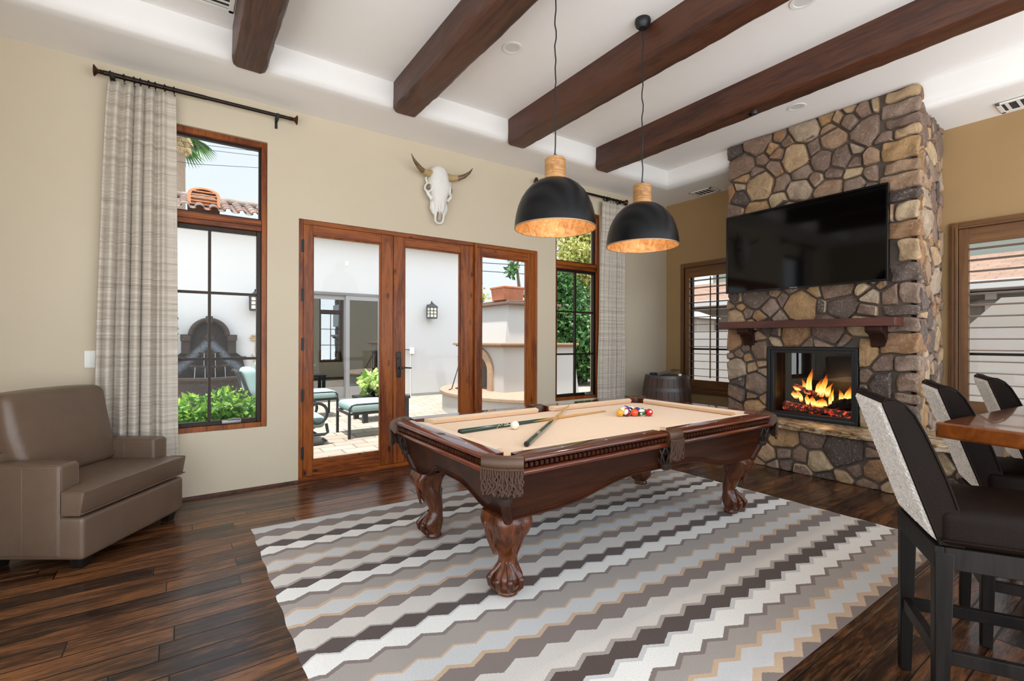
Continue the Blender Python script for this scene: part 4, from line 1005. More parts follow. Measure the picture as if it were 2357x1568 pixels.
def curtain(name, top, bot, y, zt, zb, folds, depth, seed, label, ringx, flip=False):
    t = thing('curtain', label, 'curtain', ((top[0]+top[1])/2, y, zb), group='striped linen curtains')
    q = random.Random(seed); nu, nz = 180, 46; m = MB(); ph = [q.uniform(-.5, .5) for _ in range(folds+2)]; am = [q.uniform(.6, 1.2) for _ in range(folds+2)]
    rows = []
    for j in range(nz+1):
        g = j/nz; z = zt+(zb-zt)*g; x0 = top[0]+(bot[0]-top[0])*g**.7; x1 = top[1]+(bot[1]-top[1])*g**.7; row = []
        for i in range(nu+1):
            s = i/nu; a = s*folds; k = int(a); ff = a-k
            amp = am[k]*(1-ff)+am[k+1]*ff; p = ph[k]*(1-ff)+ph[k+1]*ff
            wv = math.sin(2*PI*(a+p*(.5+.5*g)))
            dd = depth*(.55+.6*g)*amp*(wv+.25*math.sin(4*PI*a+p*3))
            if s > .80 and not flip: dd *= max(.12, 1-(s-.80)/.08)*1.0
            edge = min(1, s/.03, (1-s)/.03)
            xx = x0+(x1-x0)*s + .010*math.cos(2*PI*(a+p))*(.4+.6*g)*edge
            row.append((xx, y+dd*edge-.004*math.sin(z*5+s*3), z+(.006*math.sin(2*PI*a) if j == 0 else 0)))
        rows.append(row)
    m.loft(rows, cap=False, closed=False)
    m.build('curtain_panel', CURTAIN, t, angle=180, solid=.004)
    for x in ringx:
        r = MB(); P = [(x+.004*math.sin(a), y+.025*math.sin(a), zt+.042+.025*math.cos(a)) for a in [k*PI/9 for k in range(19)]]
        r.tube(P, .0032, 6).tube([(x, y, zt+.019), (x, y-.004, zt+.004), (x+.004, y-.012, zt-.012), (x+.01, y-.010, zt-.002)], .0022, 6)
        r.build('curtain_ring', BRONZE, t)
    return t
RZ = 3.316; CY = 4.672
rod(-.535, .86, CY, RZ, (-.43, .70), 'dark bronze curtain rod above the leftmost window'); rod(3.60, 5.225, CY, RZ-.02, (3.75, 4.86, 5.10), 'dark bronze curtain rod mostly hidden behind the pendant lamps')
curtain('c1', (-.452, -.038), (-.545, -.015), CY-.016, RZ-.05, .02, 6, .050, 3, 'long linen curtain behind the taupe leather armchair', [-.44, -.36, -.30, -.262, -.21, -.17, -.11, -.05])
curtain('c2', (4.755, 5.19), (4.66, 5.21), CY, RZ-.07, .02, 7, .036, 8, 'long linen curtain near the room corner, beside the barrel', [4.78, 4.84, 4.90, 4.97, 5.04, 5.11, 5.17], True)
t = thing('light_switch', 'white rocker light switch on the cream wall beside the left curtain', 'light switch', (-.535, YN, 1.17))
MB().rbox(-.595, -.475, YN-.008, YN, 1.105, 1.235, r=.004, div=1).build('switch_plate', WHITE, t); MB().rbox(-.560, -.528, YN-.013, YN-.006, 1.135, 1.205, r=.003, div=1).build('rocker', WHITE, t)

# ============================================================ STEER SKULL
sk = thing('steer_skull', 'white steer skull with dark horns hung over the doors', 'skull', (2.28, 4.68, 2.58))
BONE = plain('bleached_bone', '#e9e6df', .7, var=.06, vscale=30, bump=.35, bscale=50, bdist=.006); HORN = wood('horn', '#8a7350', '#5b4529', '#2c1e12', 'X', .3, .3)
def sp(x, dy, z): return (2.285+x, 4.74-dy, z)
prof = [(3.200, .035, .05, .03), (3.188, .062, .085, .05), (3.165, .085, .10, .06), (3.12, .105, .115, .07), (3.07, .112, .125, .075), (3.02, .125, .13, .08), (2.985, .138, .132, .085), (2.95, .138, .135, .085), (2.915, .122, .135, .085), (2.88, .098, .13, .08),
        (2.84, .088, .125, .075), (2.79, .082, .115, .07), (2.75, .076, .105, .065), (2.715, .066, .098, .06), (2.70, .052, .095, .055)]
m = MB(); rings = []
for z, hw, front, back in prof:
    rings.append([sp(hw*math.copysign(abs(math.cos(a))**.8, math.cos(a)), .015+(front if math.sin(a) > 0 else .0)*abs(math.sin(a))**.7, z) for a in [2*PI*k/28 for k in range(28)]])
m.loft(rings)
for s_ in (-1, 1):      # cheek, muzzle prongs
    m.tube([sp(s_*.068, .05, 2.80), sp(s_*.076, .055, 2.74), sp(s_*.062, .06, 2.69), sp(s_*.05, .06, 2.66)], [.03, .03, .02, .006], 10)
    m.tube([sp(s_*.040, .085, 2.76), sp(s_*.046, .078, 2.70), sp(s_*.048, .07, 2.645), sp(s_*.044, .062, 2.605), sp(s_*.026, .058, 2.588), sp(0, .056, 2.585)], [.024, .018, .013, .012, .011, .009], 10)
    m.tube([sp(s_*.012, .118, 2.90), sp(s_*.018, .122, 2.80), sp(s_*.02, .112, 2.72), sp(s_*.012, .104, 2.675)], [.018, .018, .013, .003], 10)
m.build('cranium', BONE, sk, angle=70)
for s_ in (-1, 1):
    o = MB(); P = [sp(s_*(.128+.026*math.cos(a)), .078-.04*math.cos(a), 2.945+.044*math.sin(a)) for a in [2*PI*k/20 for k in range(21)]]; o.tube(P, .013, 8, cap=False)
    o.tube([sp(s_*.148, .06, 2.92), sp(s_*.13, .07, 2.875), sp(s_*.09, .07, 2.83)], [.012, .018, .02], 8)
    o.tube([sp(s_*.135, .05, 3.0), sp(s_*.145, .04, 3.045), sp(s_*.125, .03, 3.09)], [.012, .012, .008], 8); o.build('eye_socket', BONE, sk, angle=80)
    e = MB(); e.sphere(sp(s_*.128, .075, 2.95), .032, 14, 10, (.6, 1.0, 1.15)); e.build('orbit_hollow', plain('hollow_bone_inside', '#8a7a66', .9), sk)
MB().tube([sp(.0, .098, 2.72), sp(0, .085, 2.68), sp(0, .07, 2.62)], [.012, .022, .018], 10).build('nasal_hollow', plain('hollow_bone', '#b4a996', .9), sk)
MB().tube([sp(-.012, .137, 2.868), sp(-.004, .138, 2.876)], .004, 6).build('bullet_mark', plain('bone_mark', '#3a322b', .9), sk)
for s_ in (-1, 1):
    P = [(s_*.095, .06, 3.105), (s_*.15, .07, 3.095), (s_*.21, .10, 3.10), (s_*.27, .13, 3.125), (s_*.325, .15, 3.17), (s_*.362, .16, 3.225)]
    MB().tube([sp(*p) for p in P], [.035, .033, .03, .023, .014, .003], 14).build('horn', HORN, sk, angle=80)
    MB().tube([sp(*p) for p in P[:3]], [.037, .036, .030], 14).build('horn_base', plain('scaly_horn_base', '#b59a6c', .6, var=.5, vscale=60, bump=.8, bscale=60, bdist=.01), sk, angle=80)

# ============================================================ TAUPE LEATHER ARMCHAIR  (local x = along the front, y = back)
AN = math.atan2(.828, .5605); P0 = Vector((-.456, 3.605, 0))
ch = thing('armchair', 'wide taupe leather armchair in front of the left curtain', 'armchair', (P0.x, P0.y, 0), AN)
L_, D_, AW = .845, .61, .125
def ab(name, *a, **k):
    return MB().rbox(*a, **k).build(name, CHAIRL, ch, local=True, angle=80)
ab('seat_base', .0, L_, 0, D_, .062, .305, r=.022, seg=4)
tub = lambda P, r=.0035: MB().tube(P, r, 6)
for nm, x0, x1 in (('arm', -.004, AW), ('arm', L_-AW, L_+.004)):
    a = ab(nm, x0, x1, .125, D_, .075, .605, r=.022, seg=4, crown=.008)
    s = MB(); xo = x0+.004 if x0 < .3 else x1-.004; xi = x1-.004 if x0 < .3 else x0+.004
    for xx in (x0+.006, x1-.006): s.tube([(xx, .131, .09), (xx, .131, .585), (xx, .15, .600), (xx, D_-.03, .600)], .0035, 6)
    s.tube([(x0+.002, .34, .09), (x0+.001, .34, .585)], .0025, 6); s.tube([(x1-.001, .34, .40), (x1-.001, .34, .585)], .0025, 6)
    s.build('welt_seam', CHAIRL, a, local=True)
bk = ab('back_frame', .03, L_-.03, D_-.09, D_+.03, .075, .66, r=.03, seg=4)
# T-shaped seat cushion
poly = [(-.006, -.012), (L_+.006, -.012), (L_+.006, .112), (L_-AW-.004, .118), (L_-AW-.004, .60), (AW+.004, .60), (AW+.004, .118), (-.006, .112)]
def tcush(name, z0, z1):
    b = MB(); N = 14
    xs = sorted(set([-.006, AW+.004, L_-AW-.004, L_+.006]+[-.006+(L_+.012)*k/N for k in range(N+1)])); ys = [-.012+.13*k/5 for k in range(6)]+[.118+.482*k/9 for k in range(1, 10)]
    idx = {}
    def inside(x, y): return y < .118 or (AW+.004 < x < L_-AW-.004)
    def zc(x, y, top):
        f = max(0, 1-((x-L_/2)/(L_/2+.01))**4)*max(0, 1-((y-.29)/.32)**4)
        return (z1+.028*f**.6-.030) if top else z0
    for top in (0, 1):
        for i in range(len(xs)-1):
            for j in range(len(ys)-1):
                if inside((xs[i]+xs[i+1])/2, (ys[j]+ys[j+1])/2):
                    f = []
                    for (a, c) in ((i, j), (i+1, j), (i+1, j+1), (i, j+1)):
                        if (a, c, top) not in idx:
                            s_ = 0 if top else 1
                            idx[(a, c, top)] = len(b.v); b.v.append((xs[a]+0, ys[c]+s_*(.024 if c == 0 else 0)-(0 if s_ else .012*math.sin(PI*(xs[a]+.006)/(L_+.012))*(c == 0)), zc(xs[a], ys[c], top)))
                        f.append(idx[(a, c, top)])
                    b.f.append(tuple(f))
    cnt = {}
    for f in b.f:
        for k in range(4):
            e = (f[k], f[(k+1) % 4]); cnt[tuple(sorted(e))] = cnt.get(tuple(sorted(e)), 0)+1
    inv = {v: k for k, v in idx.items()}
    for (a, c), n in cnt.items():
        if n == 1 and inv[a][2] == 0:
            A2, C2 = idx[(inv[a][0], inv[a][1], 1)], idx[(inv[c][0], inv[c][1], 1)]; b.f.append((a, c, C2, A2))
    o = b.build(name, CHAIRL, ch, local=True, angle=180, bevel=.016, seg=3)
    o.modifiers['bevel'].angle_limit = math.radians(50)
    return o
sc = tcush('seat_cushion', .318, .478)
s = MB(); zt = .452
s.tube([(-.008, .10, zt), (-.006, -.008, zt), (.01, -.014, zt), (L_-.01, -.014, zt), (L_+.006, -.008, zt), (L_+.008, .10, zt)], .0035, 6); s.tube([(-.006, .10, .332), (-.004, -.008, .332), (L_+.004, -.008, .332), (L_+.006, .10, .332)], .0035, 6)
s.build('cushion_piping', CHAIRL, sc, local=True)
def lean(q):
    f = (q.z-.46)/.53; y = q.y+.12*f+.02*math.sin(q.x*7)*f*(1-f)
    x = L_/2+(q.x-L_/2)*(1-.10*max(0, 1-f*1.9)**1.5)+.006*math.sin(q.z*14)
    return (x, y, q.z-.035*(1-(2*(q.x-L_/2)/.62)**2)*max(0, f-.6)*-.6)
bc = MB(); bc.rbox(.075, L_-.075, .40, .575, .465, .995, r=.05, seg=5, div=9, fn=lambda q: lean(Vector((q.x, q.y-(.045*math.sin(PI*min(1, max(0, (q.x-.075)/(L_-.15))))*math.sin(PI*min(1, max(0, (q.z-.465)/.53))) if q.y < .5 else -.03*math.sin(PI*(q.z-.465)/.53)), q.z))))
bco = bc.build('back_cushion', CHAIRL, ch, local=True, angle=180)
for (fx, fy) in ((.03, .03), (L_-.11, .03), (.03, D_-.11), (L_-.11, D_-.11)):
    MB().loft([[(fx+.012, fy+.012, 0), (fx+.068, fy+.012, 0), (fx+.068, fy+.068, 0), (fx+.012, fy+.068, 0)], [(fx, fy, .07), (fx+.08, fy, .07), (fx+.08, fy+.08, .07), (fx, fy+.08, .07)]]).build('foot', STOOLW, ch, local=True, bevel=.003)

# ============================================================ BAR STOOLS (local x along the back, y outward behind it)
def stool(A, ang, label):
    o = Vector(rot2(-.19, -.205, ang)); t = thing('bar_stool', label, 'bar stool', (A[0]+o.x, A[1]+o.y, 0), ang, group='leather and fleece bar stools')
    Wd = .20
    for sx in (-1, 1):
        MB().loft([[(sx*(Wd-.019)-.019, .175, 0), (sx*(Wd-.019)+.019, .175, 0), (sx*(Wd-.019)+.019, .212, 0), (sx*(Wd-.019)-.019, .212, 0)], [(sx*(Wd-.022)-.024, .160, .62), (sx*(Wd-.022)+.022, .160, .62), (sx*(Wd-.022)+.022, .212, .62), (sx*(Wd-.022)-.024, .212, .62)]]).build('leg', STOOLW, t, local=True, bevel=.004)
        MB().loft([[(sx*(Wd-.02)-.017, -.265, 0), (sx*(Wd-.02)+.017, -.265, 0), (sx*(Wd-.02)+.017, -.231, 0), (sx*(Wd-.02)-.017, -.231, 0)], [(sx*(Wd-.024)-.024, -.275, .62), (sx*(Wd-.024)+.024, -.275, .62), (sx*(Wd-.024)+.024, -.225, .62), (sx*(Wd-.024)-.024, -.225, .62)]]).build('leg', STOOLW, t, local=True, bevel=.004)
        MB().box(sx*(Wd-.022)-.012, sx*(Wd-.022)+.012, -.24, .175, .245, .29).build('stretcher', STOOLW, t, local=True, bevel=.003)
    MB().box(-.165, .165, .178, .205, .245, .295).build('stretcher', STOOLW, t, local=True, bevel=.003); MB().box(-.165, .165, -.26, -.235, .20, .25).build('stretcher', STOOLW, t, local=True, bevel=.003)
    frm = MB().box(-Wd, Wd, .186, .214, .565, .638).box(-Wd, Wd, -.278, -.25, .565, .638).box(-Wd, -Wd+.028, -.25, .186, .565, .638).box(Wd-.028, Wd, -.25, .186, .565, .638)
    frm.build('seat_frame', STOOLW, t, local=True, bevel=.003)
    st = MB().rbox(-Wd-.003, Wd+.003, -.285, .200, .638, .762, r=.028, crown=.018, seg=4).build('seat', STOOLL, t, local=True, angle=80)
    MB().tube([(-Wd-.005, .195, .662), (-Wd-.005, -.28, .662), (Wd+.005, -.28, .662), (Wd+.005, .195, .662)], .004, 6).build('seat_piping', STOOLL, st, local=True)
    # backrest: side profile lofted across the width with a soft dished face
    pr = [(.196, .642), (.236, .76), (.276, .88), (.316, 1.0), (.350, 1.098), (.352, 1.113), (.342, 1.122), (.318, 1.119), (.292, 1.103), (.266, 1.070), (.240, 1.015), (.210, .94), (.180, .86), (.161, .80), (.151, .765), (.143, .72), (.138, .642)]
    wb = .195; rings = []; n = 12
    for k in range(n+1):
        f = -1+2*k/n; e = max(0, abs(f)-.85)/.15
        rings.append([(wb*f, y+(.016*(1-f*f) if i > 8 else 0)-(.005*e if i > 8 else -.003*e*(1 if i < 5 else 0)), z-(.007*e if 4 < i < 10 else 0)) for i, (y, z) in enumerate(pr)])
    b = MB().loft(rings).build('backrest', STOOLL, t, local=True, angle=60)
    pip = MB()
    for sx in (-1, 1):
        pip.tube([(sx*wb, y+.001, z) for y, z in pr[:6]], .0045, 6); pip.tube([(sx*(wb+.001), y, z) for y, z in pr[5:15]], .004, 6)
    pip.tube([(-wb, .353, 1.112), (wb, .353, 1.112)], .0045, 6); pip.build('back_piping', STOOLL, b, local=True)
    q = np.random.default_rng(5); rows = []; nx, nz = 60, 110
    for j in range(nz+1):
        f = j/nz; z = .650+(1.104-.650)*f; row = []
        for i in range(nx+1):
            s_ = i/nx; x = -wb+.006+(2*wb-.012)*s_; y = .196+(z-.642)*.3375
            e = min(1, i/3, (nx-i)/3, j/3, (nz-j)/3)
            row.append((x, y+.002+e*(.010+.003*q.random()+.0015*math.sin(i*1.9)*math.sin(j*1.7)), z))
        rows.append(row)
    MB().loft(rows, cap=False, closed=False).build('fleece_panel', SHERPA, t, local=True, angle=180)
    return t
stool((2.41, .69), math.radians(30.2), 'bar stool nearest the camera, its cream fleece back in full view')
stool((3.21, .675), math.radians(22.5), 'middle bar stool, its back partly behind the corner of the wooden table')
stool((4.05, .64), math.radians(19.0), 'bar stool farthest along the table, in front of the right shuttered window')

# ============================================================ BAR-HEIGHT TABLE
bt = thing('bar_table', 'thick glossy wooden counter-height table at the right edge', 'table', (2.477, .600, 0), math.radians(-5.2))
tb = MB().prism([(.0, -.0), (2.5, 0), (2.5, -1.05), (-.05, -1.05)], lambda u, v, d: (u, v, d), .937, .999).build('tabletop', TABLEW, bt, local=True, bevel=.010, seg=4)
for px in (.95, 1.95):
    MB().box(px-.05, px+.05, -.75, -.35, .05, .937).box(px-.06, px+.06, -.88, -.22, 0, .06).box(px-.06, px+.06, -.9, -.2, .87, .937).build('trestle', STOOLW, bt, local=True, bevel=.006)
MB().box(.95, 1.95, -.58, -.52, .25, .33).build('table_stretcher', STOOLW, bt, local=True, bevel=.004)

# ============================================================ BARREL
BX, BY = 5.38, 4.09
br = thing('wine_barrel', 'dark wooden barrel in the room corner left of the stone fireplace', 'barrel', (BX, BY, 0))
BW = wood('barrel_staves', '#54382a', '#3d281e', '#241711', 'Z', .45, bump=.2); HOOP = plain('barrel_hoop', '#4d4745', .4, .5, var=.3, vscale=20)
rr = lambda z: .275+.048*(1-((z-.43)/.43)**2)
st = MB(); N = 26
for k in range(N):
    a0, a1 = 2*PI*k/N+.006, 2*PI*(k+1)/N-.006; rings = []
    for z in [.86*i/10 for i in range(11)]:
        r_ = rr(z); am = (a0+a1)/2
        rings.append([(BX+rad*math.cos(a), BY+rad*math.sin(a), z) for rad, a in ((r_-.025, a0), (r_-.002, a0), (r_, am), (r_-.002, a1), (r_-.025, a1))])
    st.loft(rings)
st.build('staves', BW, br, angle=30)
for z0, z1 in ((.825, .862), (.66, .705), (.155, .20), (.0, .04)):
    MB().lathe((BX, BY, 0), [(rr(z0)-.01, z0), (rr(z0)+.003, z0), (rr(z1)+.003, z1), (rr(z1)-.01, z1)], 52).build('hoop', HOOP, br)
MB().lathe((BX, BY, 0), [(.0, .835), (.25, .835), (.25, .82), (.0, .82)], 40).build('barrel_head', BW, br)
d_ = Vector((.8213, -.5704, 0)); f_ = Vector((.5704, .8213, 0)); cB = Vector((BX, BY, .862))
tl = thing('tilted_tablet', 'thin black tablet propped up at a tilt on the barrel', 'tablet', tuple(cB))
def tp(u, v, w_, s=.25): return tuple(cB+d_*(u*math.cos(s)-w_*math.sin(s)-.02)+f_*v+Vector((0, 0, .030+u*math.sin(s)+w_*math.cos(s))))
q = MB(); q.rbox(-.17, .17, -.13, .13, -.006, .006, r=.005, div=2, fn=lambda p: tp(p.x, p.y, p.z)); q.build('tablet_body', BLACKG, tl)
MB().add([tp(-.16, -.12, .0065), tp(.16, -.12, .0065), tp(.16, .12, .0065), tp(-.16, .12, .0065)], [(0, 1, 2, 3)]).build('tablet_screen', plain('dark_glass', '#0a1012', .05), tl, smooth=False)
tl2 = MB().rbox(BX-.005, BX+.025, BY-.22, BY-.19, .8355, .888, r=.003, div=1).build('charger_block', WHITE); tag(tl2, 'small white block under the tilted tablet on the barrel', 'block')
bx = MB().rbox(BX-.20, BX-.12, BY+.05, BY+.12, .8355, .895, r=.006, div=1).build('small_box', BLACK); tag(bx, 'small black box at the left of the barrel top', 'box')
# ============================================================ COURTYARD
GZ = -.08
def grid_ground(name, m, x0, x1, y0, y1, z, label):
    return S(MB().box(x0, x1, y0, y1, z-.1, z).build(name, m, smooth=False), label)
grid_ground('ground', PAVER, -10, 26, YN+.2, 34, GZ, 'sunlit travertine pavers of the courtyard')
grid_ground('ground_east', plain('side_yard_gravel', '#8a7f70', .95, var=.2, vscale=30), XE+.2, 26, -8, YN+.2, GZ, 'gravel side yard beyond the shuttered windows')
BYW = 11.2
ho = thing('courtyard_house', 'white stucco house wing with sliding doors across the courtyard', 'house', (2.5, BYW, GZ))
SX0, SX1, SZ = 2.30, 3.97, 2.385
w_ = MB(); w_.box(-8, SX0, BYW, BYW+.3, GZ, 3.70).box(SX1, 6.28, BYW, BYW+.3, GZ, 3.70).box(SX0, SX1, BYW, BYW+.3, SZ, 3.70).box(5.98, 6.28, BYW+.3, BYW+6, GZ, 3.70)
w_.build('stucco_wall', STUCCO, ho, smooth=False)
MB().box(-8, 6.28, BYW-.012, BYW, GZ, GZ+.07).build('wall_base_strip', plain('grey_weep_screed', '#8d8b86', .7), ho)
MB().box(-8.2, 6.6, BYW-.38, BYW+.3, 3.66, 3.69).build('eave_soffit', plain('soffit_white', '#d9d6d0', .8), ho)
sl = MB(); fw = .10; mid = (SX0+SX1)/2
def dframe(b, x0, x1, y, wl=.09): return b.box(x0, x0+wl, y, y+.05, GZ+.02, SZ-.03).box(x1-wl, x1, y, y+.05, GZ+.02, SZ-.03).box(x0+wl, x1-wl, y, y+.05, GZ+.02, GZ+.32).box(x0+wl, x1-wl, y, y+.05, SZ-.14, SZ-.03)
GREYF = plain('weathered_grey_frame', '#8a8784', .5)
MB().box(SX0-.02, SX1+.02, BYW-.02, BYW+.12, SZ-.035, SZ+.02).box(SX0-.03, SX0+.02, BYW-.02, BYW+.12, GZ, SZ).box(SX1-.02, SX1+.03, BYW-.02, BYW+.12, GZ, SZ).box(SX0, SX1, BYW-.02, BYW+.12, GZ, GZ+.03).build('sliding_door_frame', plain('dark_grey_frame', '#6f6b68', .5), ho)
for x0, x1, y in ((SX0+.01, mid+.05, BYW+.045), (mid-.02, SX1-.01, BYW-.005)):
    p = dframe(MB(), x0, x1, y).build('sliding_door_panel', GREYF, ho, bevel=.004)
    MB().box(x0+.08, x1-.08, y+.022, y+.026, GZ+.31, SZ-.13).build('glass_pane', pane('reflective_glass', '#c9d6d3', 5.0), p, smooth=False)
    if y > BYW: MB().box(x1-.055, x1-.03, y-.035, y, .92, 1.12).build('door_pull', GREYM, p)
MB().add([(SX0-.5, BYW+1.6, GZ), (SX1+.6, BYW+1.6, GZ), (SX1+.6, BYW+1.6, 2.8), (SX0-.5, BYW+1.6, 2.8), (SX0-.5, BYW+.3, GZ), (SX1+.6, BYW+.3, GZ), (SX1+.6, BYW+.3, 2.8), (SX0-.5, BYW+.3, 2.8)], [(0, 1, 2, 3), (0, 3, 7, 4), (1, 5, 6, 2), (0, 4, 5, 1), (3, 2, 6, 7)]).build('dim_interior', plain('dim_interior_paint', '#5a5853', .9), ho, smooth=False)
MB().box(SX0+.15, SX0+.95, BYW+1.45, BYW+1.58, .55, 2.2).build('interior_cabinet', plain('dark_cabinet', '#3c2c22', .5), ho, bevel=.01)
# barrel tile roof
TILE = NT('clay_roof_tiles'); g_ = TILE.n('NewGeometry').outputs['Random Per Island']; co_ = TILE.coord()
TILE.p(color=TILE.mix(TILE.noise(co_, 7, 5), TILE.ramp(g_, [(0, C('#7d6a5c')), (.4, C('#97897b')), (.7, C('#66534a')), (.88, C('#96593c')), (1, C('#70655d'))]), C('#54463f')), rough=.85); TILE = TILE.m
rf = MB(); PX = .235; ey, ez, slope = BYW-.42, 3.80, .35
for i in range(-8, 27):
    x = i*PX+.05
    for r_ in range(4):
        y0 = ey+r_*.36; z0 = ez+r_*.36*slope
        def arc(y, z, rad, up): return [(x+rad*math.cos(a), y, z+(rad*.75*math.sin(a) if up else -rad*.45*math.sin(a))) for a in [PI*k/8 for k in range(9)]]
        o_ = arc(y0, z0+.035, .078, 1); i_ = [(px_, py_, pz_-.016) for px_, py_, pz_ in arc(y0, z0+.035, .066, 1)]
        rf.loft([o_, [(px_, py_+.42, pz_+.42*slope-.02) for px_, py_, pz_ in o_], [(px_, py_+.42, pz_+.42*slope-.02) for px_, py_, pz_ in i_], i_, o_], cap=False, closed=False)
        x2 = x+PX/2; pan = [(x2+.075*math.cos(PI*k/8), y0-.02, z0+.032-.045*math.sin(PI*k/8)) for k in range(9)]
        rf.loft([pan, [(a, b+.42, c+.42*slope) for a, b, c in pan]], cap=False, closed=False)
rf.build('tile_roof', TILE, ho, angle=50)
rg_ = MB(); ry, rz = ey+1.48, ez+1.48*slope+.05
for i in range(-5, 17): rg_.tube([(i*.40, ry, rz+.012), (i*.40+.43, ry, rz-.008)], [.075, .085], 12)
rg_.build('ridge_tiles', TILE, ho)
MB().box(-8, 6.4, ey+.1, ry+2, ez-.06, ez-.03).build('roof_deck', plain('roof_deck', '#6e625a', .9), ho)
# terracotta roof vent
DX, DY, DZ = .365, BYW-.05, ez+.145
vp = MB(); hw, hz = .27, .36
ov = [(-hw, 0), (-hw, hz*.62)]+[(-hw*math.cos(a), hz*.62+hz*.38*math.sin(a)) for a in [PI*k/12 for k in range(1, 12)]]+[(hw, hz*.62), (hw, 0)]
iv = [(u*.80, v*.86+.02) for u, v in ov]
VT = plain('pale_terracotta', '#b57850', .8, var=.2, vscale=12)
ring0 = [(DX+u, DY, DZ+v) for u, v in ov]; ring1 = [(DX+u, DY, DZ+v) for u, v in iv]
vp.loft([[(p[0], p[1]+.5, p[2]) for p in ring0], ring0, ring1, [(p[0], p[1]+.06, p[2]) for p in ring1]], cap=False, closed=False)
for k in range(5):
    z = DZ+.03+k*.062; hh = hw*.80 if z < DZ+hz*.55 else hw*.80*math.sqrt(max(.05, 1-((z-DZ-hz*.55)/(hz*.36))**2))
    vp.bar((DX-hh, DY+.02, z), (DX+hh, DY+.02, z), .055, .018)
vp.box(DX-hw, DX+hw, DY+.12, DY+.14, DZ-.1, DZ+.2)
dv = vp.build('roof_vent', VT, None, angle=40); tag(dv, 'arched terracotta louvre vent on the tiled roof', 'roof vent')
# lanterns
def lantern(x, z, label):
    t = thing('wall_lantern', label, 'wall lantern', (x, BYW, z), group='black wall lanterns')
    MB().rbox(x-.065, x+.065, BYW-.03, BYW, z+.05, z+.33, r=.01, div=1).tube([(x, BYW-.02, z+.27), (x, BYW-.10, z+.33), (x, BYW-.16, z+.40), (x, BYW-.17, z+.36)], .014, 8).build('backplate', IRON, t)
    b = MB(); cy = BYW-.17; q = .095
    b.loft([[(x-q*s_, cy-q*s_, zz), (x+q*s_, cy-q*s_, zz), (x+q*s_, cy+q*s_, zz), (x-q*s_, cy+q*s_, zz)] for s_, zz in ((1.15, z+.245), (1.2, z+.262), (.75, z+.31), (.35, z+.345), (.2, z+.37))])
    b.box(x-q*1.05, x+q*1.05, cy-q*1.05, cy+q*1.05, z-.035, z-.0)
    for sx in (-1, 1):
        for sy in (-1, 1): b.box(x+sx*q-.009, x+sx*q+.009, cy+sy*q-.009, cy+sy*q+.009, z, z+.25)
    for zz in (z+.085, z+.165):
        for s_ in (-1, 1): b.box(x-q, x+q, cy+s_*q-.006, cy+s_*q+.006, zz-.006, zz+.006).box(x+s_*q-.006, x+s_*q+.006, cy-q, cy+q, zz-.006, zz+.006)
    for s_ in (-1, 1): b.box(x-.006, x+.006, cy+s_*q-.006, cy+s_*q+.006, z, z+.25)
    b.build('cage', IRON, t)
    MB().box(x-q+.01, x+q-.01, cy-q+.01, cy+q-.01, z+.002, z+.243).build('lantern_glass', plain('cream_lantern_glass', '#e9dfc9', .25), t)
lantern(1.25, 1.95, 'black wall lantern seen through the left window, right of the fountain'); lantern(5.20, 1.90, 'black wall lantern on the white wall seen through the glass doors')
t = thing('outdoor_outlet', 'white weatherproof outlet with a cord low on the courtyard wall', 'outlet', (4.73, BYW, .98))
MB().rbox(4.66, 4.78, BYW-.06, BYW, .98, 1.14, r=.01, div=1).build('outlet_cover', WHITE, t)
MB().tube([(4.68, BYW-.04, 1.08), (4.55, BYW-.08, 1.09), (4.42, BYW-.06, 1.03), (4.38, BYW-.05, .8)], .010, 6).build('power_cord', IRON, t)
MB().tube([(4.69, BYW-.01, .98), (4.69, BYW-.01, .45), (4.70, BYW-.01, GZ)], .009, 6).build('conduit', WHITE, t)
bx = MB().rbox(3.10, 3.18, BYW-.012, BYW, 3.03, 3.14, r=.004, div=1).build('wall_cover_plate', WHITE); tag(bx, 'small blank cover plate high on the white wall above the sliding doors', 'cover plate')

# ------------------------------------------------------------ wall fountain
FX = .455; FYb = BYW
wf = thing('wall_fountain', 'tiered brown stone wall fountain with arched back, behind the hedge', 'fountain', (FX, FYb, GZ))
t = NT('weathered_fountain_stone'); co = t.coord(); x, y, z = t.sep(co)[:3]; n = t.noise(co, 9, 6, .65); n3 = t.noise(co, 40, 5)
base = t.mix(n, C('#15110e'), C('#33281f'))
ax = t.math('ABSOLUTE', x); line = t.math('ABSOLUTE', t.math('ADD', t.math('SUBTRACT', z, 1.36), t.math('MULTIPLY', ax, 1.05)))
below = t.ramp(t.math('ADD', line, t.math('MULTIPLY', n, .12)), [(.09, (1, 1, 1)), (.20, (0, 0, 0))])
col = t.mix(t.math('MULTIPLY', below, t.ramp(n3, [(.35, (.3, .3, .3)), (.65, (1, 1, 1))])), base, C('#6f747a'))
t.p(color=col, rough=.7, spec=.2, normal=t.bump(t.math('ADD', n, n3), .5, .02)); FST = t.m
t = NT('fountain_trim_stone'); co = t.coord(); n = t.noise(co, 12, 6, .7); n2 = t.noise(co, 50, 4)
t.p(color=t.mix(t.ramp(n2, [(.55, (0, 0, 0)), (.7, (1, 1, 1))]), t.mix(n, C('#211a14'), C('#40332a')), C('#625a53')), rough=.75, spec=.2, normal=t.bump(n2, .5, .02)); FTR = t.m
R_ = .33; zs = 1.40
back = [(-.62, GZ), (-.62, .75), (-.56, .98), (-.44, 1.08), (-.44, zs), (-R_-.03, zs)]+[(-R_*math.cos(a), zs+R_*math.sin(a)) for a in [PI*k/20 for k in range(21)]]+[(R_+.03, zs), (.44, zs), (.44, 1.08), (.56, .98), (.62, .75), (.62, GZ)]
